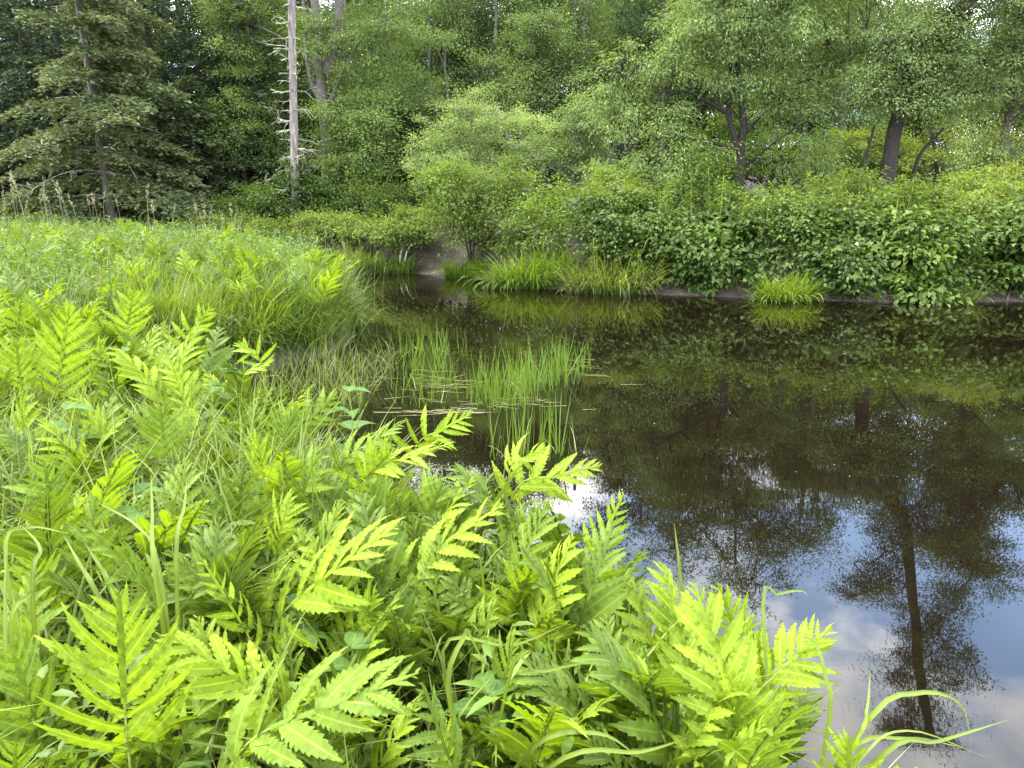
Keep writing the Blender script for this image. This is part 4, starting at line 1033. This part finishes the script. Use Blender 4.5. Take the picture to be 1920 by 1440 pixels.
def rachis_mb(path, face, blade0, r0, Ls, spread):
    mb = MB(); L_, tot, Ts = Ls
    tube(mb, path, np.linspace(r0, r0 * .35, len(path)), 5, mi=0)
    # the green wing along the midrib, widening to the tip
    V = []; F = []; Rb = []
    js = [j for j in range(len(path)) if L_[j] / tot >= blade0 + .25 * (1 - blade0)]
    for j in js:
        T, S, Nn = frame_at(Ts[j], face); f = (L_[j] / tot - blade0) / (1 - blade0)
        w = spread * (.012 + .03 * f) * (1 - f ** 6) + .001
        V += [path[j] - S * w + Nn * .002, path[j] + Nn * r0 * .9, path[j] + S * w + Nn * .002]; Rb += [0, .9, 0]
    k = len(js)
    for i in range(k - 1):
        F += [(3 * i, 3 * i + 1, 3 * i + 4, 3 * i + 3), (3 * i + 1, 3 * i + 2, 3 * i + 5, 3 * i + 4)]
    if F: mb.add(V, F, .55, Rb, 1)
    return mb
def frond(plant, base, path, face, mat, rng, n_pairs=11, spread=.2, blade0=.42, r0=.0035, sw=1.0):
    items, Ls = frond_shape(path, face, blade0, n_pairs, spread, rng)
    f = part('frond', rachis_mb(path, face, blade0, r0, Ls, spread), [M['fern_stem'], M[mat]], plant, base)
    for p, D, Nn, ln in items:
        q = link('leaflet', LEAF[mat][int(rng.integers(NL))], f)
        q.matrix_basis = basis(p - base, D, Nn, ln, sw * rng.uniform(.9, 1.15))
    return f
CAM = np.array([0, 0, EYE])
rng = np.random.default_rng(600)
def hero(label, tip, bot, Y, half, mat, face='cam', Yt=None, n=11, companions=2, sw=1.0):
    """one fern with its chief frond seen at these pixels: tip, lower end of the blade, distance, half width in pixels"""
    pt = at(tip[0], tip[1], Yt or Y); pb = at(bot[0], bot[1], Y)
    ln = np.linalg.norm(pt - pb)
    foot = np.array([pb[0] + (pb[0] - pt[0]) * .35, pb[1] - (pt[1] - pb[1]) * .3, 0]); foot[2] = max(gz(foot[0], foot[1]), .02)
    if foot[2] > pb[2] - .05: foot[2] = pb[2] - .12
    path = spline([foot, pb, pb + (pt - pb) * .5 + np.array([0, 0, .05 * ln]), pt], 24)
    tot = np.linalg.norm(np.diff(path, axis=0), axis=1).sum()
    b0 = np.linalg.norm(pb - foot) / (np.linalg.norm(pb - foot) + ln)
    o = thing('fern', label, 'fern', foot, 'yellow green ferns of the near bank')
    toc = norm(CAM - pb)
    fv = {'cam': toc + np.array([0, 0, .35]), 'up': np.array([0, 0, 1.0]) + toc * .35, 'left': toc * .7 + np.array([-.8, 0, .4]), 'right': toc * .7 + np.array([.8, 0, .4]), 'top': np.array([0, .15, 1.0])}[face]
    frond(o, foot, path, fv, mat, rng, max(7, n - 2), half * Y / FPX * 1.22, b0 * .98, .0036, sw)
    for i in range(companions):
        az = rng.uniform(0, 2 * PI); out_ = np.array([math.cos(az), math.sin(az), 0])
        h = (pb[2] - foot[2]) * rng.uniform(.55, .95) + .05
        l2 = ln * rng.uniform(.5, .8)
        a_ = foot + out_ * .08 + np.array([0, 0, h * .7]); t_ = foot + out_ * (.12 + l2 * .85) + np.array([0, 0, h + l2 * .15])
        if abs(t_[0]) < .5 * t_[1] and t_[1] < 1.1: continue
        pth = spline([foot, a_, (a_ + t_) / 2 + np.array([0, 0, .08]), t_], 18)
        frond(o, foot, pth, np.array([0, 0, 1.0]) + out_ * -.2 + toc * .3, FM[int(rng.choice([0, 1, 1, 2]))], rng, 8, half * Y / FPX * .72, .4, .003)
H = hero
H('tall glowing fern facing the lens with upright yellow midrib, near the corner', (222, 1105), (240, 1400), 1.32, 175, 'fern_bright', 'cam', n=13)
H('pale fern with a row of upright leaflets in the middle of the bank', (745, 985), (500, 1190), 1.85, 160, 'fern_bright', 'left', n=11)
H('narrow fern leaning away beside the pale upright leaflets', (372, 1040), (485, 1240), 1.75, 70, 'fern_bright', 'right', n=11)
H('low fern with large soft leaflets at the bottom of the picture', (785, 1262), (440, 1425), 1.32, 190, 'fern_mid', 'left', n=10, sw=1.25)
H('fern sweeping to the river behind the pale upright leaflets', (945, 945), (690, 1150), 2.15, 110, 'fern_bright', 'left', n=11)
H('upright fern at the water edge with long slender outline', (1170, 925), (1085, 1130), 2.15, 75, 'fern_bright', 'cam', n=12)
H('fern reaching flat over the water below the sparse reeds', (1128, 872), (960, 930), 2.6, 75, 'fern_bright', 'cam', n=11)
H('feathery fern standing against the sky reflection', (1345, 1092), (1410, 1290), 1.95, 95, 'fern_bright', 'cam', n=14)
H('fern spreading its leaflets out over the blue reflection', (1560, 1175), (1420, 1310), 1.85, 105, 'fern_bright', 'left', n=12)
H('broad fern with bright star of leaflets at the lower river edge', (1392, 1280), (1362, 1470), 1.42, 150, 'fern_bright', 'cam', n=13)
H('small fern tip poking up at the bottom by the arching sedge', (1592, 1378), (1590, 1500), 1.35, 90, 'fern_bright', 'cam', n=11)
H('fern with stiff downhanging leaflets in the shade of the river edge', (1022, 1200), (1062, 1400), 1.65, 120, 'fern_mid', 'right', n=10)
H('fern with broad soft leaflets between two sedge arcs', (1200, 1215), (1150, 1370), 1.75, 110, 'fern_mid', 'left', n=9, sw=1.2)
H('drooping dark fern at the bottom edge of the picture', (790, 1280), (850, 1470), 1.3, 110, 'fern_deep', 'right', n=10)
H('comb shaped fern with separate leaflets against the dark inlet', (885, 775), (775, 850), 3.15, 62, 'fern_bright', 'cam', n=11)
H('pair of fern tips at the end of the inlet', (1022, 838), (955, 890), 2.75, 55, 'fern_bright', 'left', n=10)
H('lone tall fern with one curved leafy spear among the grass', (318, 672), (362, 815), 3.6, 42, 'fern_bright', 'right', n=12)
H('fern spear leaning out of the mixed grass', (140, 740), (205, 850), 3.3, 55, 'fern_bright', 'right', n=10)
H('large fern with stacked leaflets at the side of the picture', (130, 575), (110, 740), 4.3, 75, 'fern_bright', 'cam', n=12)
H('short upright fern above the dark gap of the inlet', (447, 638), (490, 690), 4.4, 40, 'fern_bright', 'cam', n=9)
H('fern leaning over the dark gap of the inlet', (515, 675), (455, 715), 4.2, 32, 'fern_bright', 'up', n=9)
H('fern in the middle of the ferny band below the meadow', (398, 572), (345, 650), 5.2, 45, 'fern_bright', 'cam', n=10)
H('fern crown with young yellow leaflets in the ferny band', (250, 545), (240, 625), 5.4, 50, 'fern_bright', 'cam', n=11)
H('squat fern with folded leaflets at the near inlet shore', (632, 738), (560, 820), 3.5, 55, 'fern_mid', 'cam', n=10)
H('slim pale fern with dark stalk inside the sedge', (392, 1000), (430, 1110), 2.1, 65, 'fern_mid', 'cam', n=9)
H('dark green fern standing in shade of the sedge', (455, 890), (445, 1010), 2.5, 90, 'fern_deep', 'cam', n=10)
H('bright young fern tip at the lowest corner', (28, 1392), (30, 1500), 1.35, 80, 'fern_bright', 'cam', n=11)
H('second young fern tip beside the one in the lowest corner', (125, 1408), (140, 1510), 1.32, 70, 'fern_bright', 'cam', n=10)
H('ragged fern at the side with leaflets hanging outward', (20, 1215), (80, 1400), 1.5, 140, 'fern_mid', 'right', n=10)
H('fern with overlapping pale leaflets beside the inlet reeds', (760, 790), (640, 880), 3.1, 75, 'fern_mid', 'up', n=11)
H('fern with long arching blade over the bank rim', (850, 830), (690, 900), 2.9, 70, 'fern_bright', 'up', n=11)
H('fern with dark midrib in the centre of the fern mass', (690, 900), (720, 1010), 2.5, 80, 'fern_mid', 'cam', n=11)
H('low fern under the sweeping one near the river rim', (1010, 950), (960, 1090), 2.3, 85, 'fern_mid', 'cam', n=11)
H('fern half hidden by sedge left of the tall glowing one', (180, 930), (170, 1060), 2.0, 75, 'fern_mid', 'up', n=10)
H('fern with flat green leaflets near the sedge fan', (80, 860), (100, 960), 2.5, 70, 'fern_mid', 'up', n=10)
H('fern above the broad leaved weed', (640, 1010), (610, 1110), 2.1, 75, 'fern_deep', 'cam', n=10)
H('fern turned edge on above the drooping dark one', (930, 1130), (880, 1250), 1.8, 85, 'fern_mid', 'left', n=10)

MORE = [((560, 765), (525, 850), 3.4, 60, 1, 'fern rising over the inlet shore behind the squat one'), ((480, 815), (500, 915), 2.9, 75, 0, 'fern arching out of the tangled sedge above the dark fern'),
        ((595, 850), (565, 950), 2.7, 80, 1, 'fern on the crest of the bank below the inlet shore'), ((735, 845), (665, 930), 2.9, 75, 0, 'fern with spread blade just behind the bank crest'),
        ((830, 905), (795, 1000), 2.5, 80, 1, 'fern overlapping the flat one over the bank rim'), ((545, 930), (520, 1035), 2.3, 85, 0, 'fern standing above the narrow leaning one'),
        ((885, 1010), (840, 1115), 2.15, 90, 1, 'fern tucked in under the sweeping river fern'), ((1005, 1045), (960, 1165), 2.0, 95, 0, 'fern spilling toward the water beside the upright slender one'),
        ((1095, 1045), (1060, 1150), 2.0, 85, 1, 'shaded fern at the foot of the upright slender one'), ((965, 1195), (940, 1320), 1.65, 100, 1, 'fern behind the weed with blue green leaves'),
        ((705, 1105), (660, 1235), 1.8, 100, 0, 'fern unfolding over the broad leaved weed'), ((335, 1180), (350, 1300), 1.6, 90, 1, 'fern beside the tall glowing one, half in its shade'),
        ((60, 1045), (80, 1150), 1.9, 85, 0, 'fern among crossing sedge at the side of the picture'), ((40, 735), (50, 840), 3.3, 75, 0, 'fern at the side below the large stacked one'),
        ((30, 635), (40, 725), 4.2, 60, 0, 'fern at the side on a level with the ferny band'), ((1255, 1175), (1235, 1290), 1.85, 85, 0, 'fern behind the upright sedge blade at the water'),
        ((300, 760), (310, 850), 3.0, 70, 1, 'fern sunk in the grass below the lone spear'), ((190, 640), (185, 720), 4.6, 60, 0, 'fern in front of the ferny band, near the dark oval weed')]
for i, (t_, b_, Yh, hw, mi, lab) in enumerate(MORE):
    H(lab, t_, b_, Yh, hw, FM[mi], ('cam', 'left', 'up', 'right')[i % 4], n=10 + i % 3)

# smaller ferns: one mesh per frond, copied
def far_frond(seed, mat):
    r = np.random.default_rng(seed)
    path = spline([(0, 0, 0), (.03, .02, .32), (.10, .05, .55), (.26, .10, .78)], 16)
    face = np.array([-.8, 0, .6])
    items, Ls = frond_shape(path, face, .42, 10, .24, r)
    mb = rachis_mb(path, face, .42, .005, Ls, .24)
    for i in range(len(mb.m)): pass
    small = [leaflet_mesh(900 + i, 8, None, .13, curl=.1 + .15 * i) for i in range(3)]
    for p, D, Nn, ln in items:
        s = small[int(r.integers(3))]
        Mx = np.array(basis(p, D, Nn, ln))
        mb.add(np.concatenate(s.v) @ Mx[:3, :3].T + Mx[:3, 3], s.f[0], np.concatenate(s.t) + r.normal() * .1, np.concatenate(s.r), 1)
    return mb.mesh('frond', [M['fern_stem'], M[mat]])
FAR_F = [far_frond(700 + i, FM[i % 3] if i < 6 else 'fern_bright') for i in range(8)]
rng = np.random.default_rng(701)
def small_fern(x, y, s, n, label, group, warm=True):
    o = thing('fern', label, 'fern', (x, y, gz(x, y)), group)
    for i in range(n):
        f = link('frond', FAR_F[int(rng.integers(8)) if warm else int(rng.choice([1, 2, 4, 5]))], o)
        f.rotation_euler = (rng.normal() * .12, rng.normal() * .12, rng.uniform(0, 6.28)); q = s * rng.uniform(.7, 1.15); f.scale = (q, q, q)
        f.location = (rng.normal() * .06, rng.normal() * .06, 0)
cnt = 0
P = np.vstack([scatter(rng, 900, -6, 1.2, 1.35, 8.2, .02), scatter(rng, 700, -1.2, 1.0, 1.3, 4.0, .02)])
rng.shuffle(P)
taken = []
for x, y, z in P:
    if cnt >= 260: break
    if any((x - a) ** 2 + (y - b_) ** 2 < (.135 + .02 * y) ** 2 for a, b_ in taken): continue
    # the middle of the near bank is mostly grass
    if y > 1.9 and x < -.55 - .05 * y and y < 4.3 and rng.uniform() < .5: continue
    if y > 6.0 and x > -3.2: continue
    taken.append((x, y)); cnt += 1
    edge_ = seg_dist(np.array([[x, y]]), NEAR)[0] < .8
    s = rng.uniform(.6, .84) if y < 2.6 else (rng.uniform(.42, .62) if (x > -.33 * y) else rng.uniform(.6, .85))
    if y > 5.2: s = min(s, .7)
    nf, warm = int(rng.integers(3, 6)), rng.uniform() < .7
    where = 'on the water rim' if edge_ else 'deep in the sedge' if y < 4.4 else 'below the meadow'
    near_ = 'in the nearest row' if y < 2.0 else 'a little farther back' if y < 3.2 else 'well back from the corner'
    small_fern(x, y, s, nf, ('yellow green' if warm else 'deeper green') + ' ' + ('three', 'four', 'five')[nf - 3] + '-frond low fern ' + where + ', ' + near_, 'low ferns of the near bank', warm=warm)
P = scatter(rng, 900, -5, -1.6, 4.3, 6.6, .12)
band = []
for x, y, z in P:
    if len(band) >= 64: break
    if any((x - a) ** 2 + (y - b_) ** 2 < .19 ** 2 for a, b_ in band): continue
    band.append((x, y))
    warm = rng.uniform() < .85; nf = int(rng.integers(3, 6))
    small_fern(x, y, rng.uniform(.78, 1.12), nf, ('bright' if warm else 'deep green') + ' fern of ' + ('three', 'four', 'five')[nf - 3] + ' fronds in the ferny band, ' + ('front' if y < 5.1 else 'middle' if y < 5.9 else 'back') + ' row', 'ferns of the band below the meadow', warm=warm)
P = scatter(rng, 300, -5.5, -1.9, 9.2, 13.5, .2)
Q = scatter(rng, 500, -14, -1, 8, 22, .4)
for x, y, z in Q[:70]:
    small_fern(x, y, rng.uniform(.9, 1.25), int(rng.integers(2, 4)), 'scattered fern in the meadow, ' + ('by its near side' if y < 12 else 'half way over' if y < 17 else 'towards the spruces'), 'ferns dotted through the meadow')
for x, y, z in P[:34]:
    small_fern(x, y, rng.uniform(.85, 1.15), 4, 'bright fern on top of the grassy tussock', 'ferns on the tussock')

# ------------------------------------------------------------------ single sedge blades and weeds that stand out
def sedge_clump(label, arcs):
    b0 = arcs[0][0]
    base = np.array(b0); o = thing('sedge_clump', label, 'sedge', base, 'sedge clumps at the river edge')
    for pts, w in [(a[:-1], a[-1]) for a in arcs]:
        C = spline(pts, 16); T = norm(np.gradient(C, axis=0))
        S = norm(np.cross(T, norm(CAM - C) + np.array([.3, 0, .3])))
        t = np.linspace(0, 1, 16); ww = (w * np.minimum(1, .5 + 2 * t) * np.clip(1.02 - t ** 3, .04, 1) / 2)[:, None]
        Nn = np.cross(S, T)
        V = np.stack([C - S * ww + Nn * ww * .4, C, C + S * ww + Nn * ww * .4], 1)
        i = (np.arange(15) * 3)[:, None] + np.arange(2)[None]
        mb = MB(); rib = np.zeros((16, 3)); rib[:, 1] = 1
        mb.add(V.reshape(-1, 3), np.stack([i, i + 1, i + 4, i + 3], -1).reshape(-1, 4), .75, rib.ravel())
        part('blade', mb, M['sedge'], o, base)
def foot_(px, Y):
    x = (px - 960) / FPX * Y / .87; return np.array([x, Y, max(gz(x, Y), .02)])
f1, f2, f3, f4 = foot_(1480, 1.55), foot_(1285, 1.9), foot_(1530, 1.5), foot_(900, 1.6)
sedge_clump('sedge clump whose long blades arch over the reflected trunk', [
    (f1, at(1620, 1360, 1.45), at(1720, 1300, 1.5), at(1800, 1320, 1.55), at(1822, 1400, 1.6), .012), (f1, at(1580, 1420, 1.4), at(1700, 1385, 1.4), at(1800, 1400, 1.4), .010),
    (f1, at(1650, 1420, 1.35), at(1760, 1390, 1.4), at(1890, 1350, 1.5), .011), (f1, at(1600, 1440, 1.3), at(1700, 1370, 1.35), at(1850, 1420, 1.4), .006), (f1, at(1600, 1400, 1.4), at(1625, 1330, 1.5), at(1632, 1255, 1.6), .009)])
sedge_clump('stiff upright sedge blade with two short ones before the dark reflection', [
    (f2, at(1283, 1200, 2.0), at(1275, 1080, 2.05), at(1264, 980, 2.1), .017), (f2, at(1308, 1230, 2.0), at(1304, 1150, 2.0), .013), (f2, at(1255, 1230, 2.0), at(1245, 1150, 2.0), at(1235, 1105, 2.0), .013)])
sedge_clump('hooked sedge blade bent down to the blue reflection', [
    (f3, at(1553, 1360, 1.6), at(1548, 1270, 1.65), at(1527, 1205, 1.7), at(1490, 1193, 1.7), .012), (f3, at(1430, 1150, 1.8), at(1460, 1115, 1.9), at(1500, 1108, 2.0), at(1515, 1115, 2.0), .010)])
sedge_clump('crossing sedge arcs in front of the shaded fern', [
    (f4, at(960, 1250, 1.5), at(1010, 1260, 1.5), at(1130, 1245, 1.55), at(1250, 1330, 1.5), .009), (f4, at(840, 1300, 1.5), at(872, 1190, 1.55), at(880, 1190, 1.55), at(920, 1270, 1.6), .012),
    (f4, at(1000, 1400, 1.3), at(1120, 1375, 1.3), at(1200, 1420, 1.3), .011), (f4, at(1060, 1420, 1.25), at(1200, 1410, 1.3), at(1300, 1380, 1.4), .010), (f4, at(830, 1220, 1.7), at(960, 1210, 1.7), at(1060, 1170, 1.75), .010)])
f5, f6 = foot_(330, 1.75), foot_(60, 1.7)
sedge_clump('fan of broad sedge blades behind the tall glowing fern', [
    (f5, at(190, 1130, 1.7), at(150, 1060, 1.8), at(120, 1005, 1.9), .013), (f5, at(215, 1120, 1.7), at(185, 1060, 1.8), at(160, 1020, 1.85), .014), (f5, at(300, 1080, 1.7), at(260, 990, 1.9), at(180, 940, 2.0), .011),
    (f5, at(330, 1050, 1.75), at(345, 950, 1.9), at(350, 900, 2.0), .011), (f5, at(290, 1070, 1.7), at(285, 960, 1.9), at(283, 890, 2.0), .012)])
sedge_clump('sedge blades crossing low at the side of the tall glowing fern', [
    (f6, at(60, 1100, 1.7), at(75, 1030, 1.8), at(40, 985, 1.9), .012), (f6, at(20, 1180, 1.6), at(60, 1110, 1.7), at(78, 1070, 1.7), .010), (f6, at(10, 1050, 1.8), at(50, 990, 1.9), at(130, 1000, 1.9), .010)])
# broad leaved weeds
def ovate(seed, mat):
    r = np.random.default_rng(seed); mb = MB(); xs = np.linspace(0, 1, 8); V = []; Rb = []; F = []
    for x in xs:
        w = .30 * math.sin(PI * x ** .75) * (1 + r.normal() * .04) + .004; zc = .05 * math.sin(x * 3) - .28 * x * x
        V += [(x, w, zc + w * .28), (x, 0, zc), (x, -w, zc + w * .28)]; Rb += [0, 1, 0]
    for i in range(7): F += [(3 * i, 3 * i + 1, 3 * i + 4, 3 * i + 3), (3 * i + 1, 3 * i + 2, 3 * i + 5, 3 * i + 4)]
    mb.add(V, F, .5, Rb); return mb.mesh('leaf', M[mat])
OV = [ovate(i, 'weed') for i in range(4)]
def weed(label, px, py, Y, size, n=6):
    top = at(px, py, Y); foot = np.array([top[0], Y + .02, gz(top[0], Y)])
    if foot[2] > top[2] - .05: foot[2] = top[2] - .1
    o = thing('weed', label, 'weed', foot, 'broad leaved weeds between the ferns')
    mb = MB(); tube(mb, bez(foot, (foot + top) / 2 + [.02, 0, 0], top, 8), np.linspace(.004, .002, 8), 5); part('stem', mb, M['fern_stem'], o, foot)
    for i in range(n):
        a = i * 1.57 + (i // 2) * .3 + rng.normal() * .2; z = 1 - .13 * (i // 2)
        p = (top - foot) * z
        D = np.array([math.cos(a), math.sin(a), .25]); q = link('leaf', OV[i % 4], o); q.matrix_basis = basis(p, D, np.array([0, 0, 1.0]) + D * -.2, size * (.8 + .15 * (i // 2)))
weed('weed with two smooth blue green leaves above the crossing sedge', 915, 1305, 1.6, .12, 6)
weed('weed with finely ribbed ovate leaves below the pale upright leaflets', 560, 1145, 1.85, .13, 6)
weed('weed with dark oval leaves by the sedge fan', 125, 770, 3.2, .16, 6)
weed('pale leaved weed lying in the middle of the sedge', 255, 925, 2.4, .12, 6)
weed('weed with heart shaped leaves under the fern mass', 660, 1215, 1.7, .11, 6)
weed('small weed with narrow pointed leaves at the inlet shore', 655, 735, 3.6, .14, 8)
weed('dark oval leaved weed under the ferny band', 235, 660, 4.7, .17, 8)
weed('oval leaved weed at the shadowed inlet gap', 420, 700, 4.2, .15, 8)
print('objects', len(bpy.data.objects), 'tris', sum(len(m.loops) - 2 * len(m.polygons) for m in bpy.data.meshes))
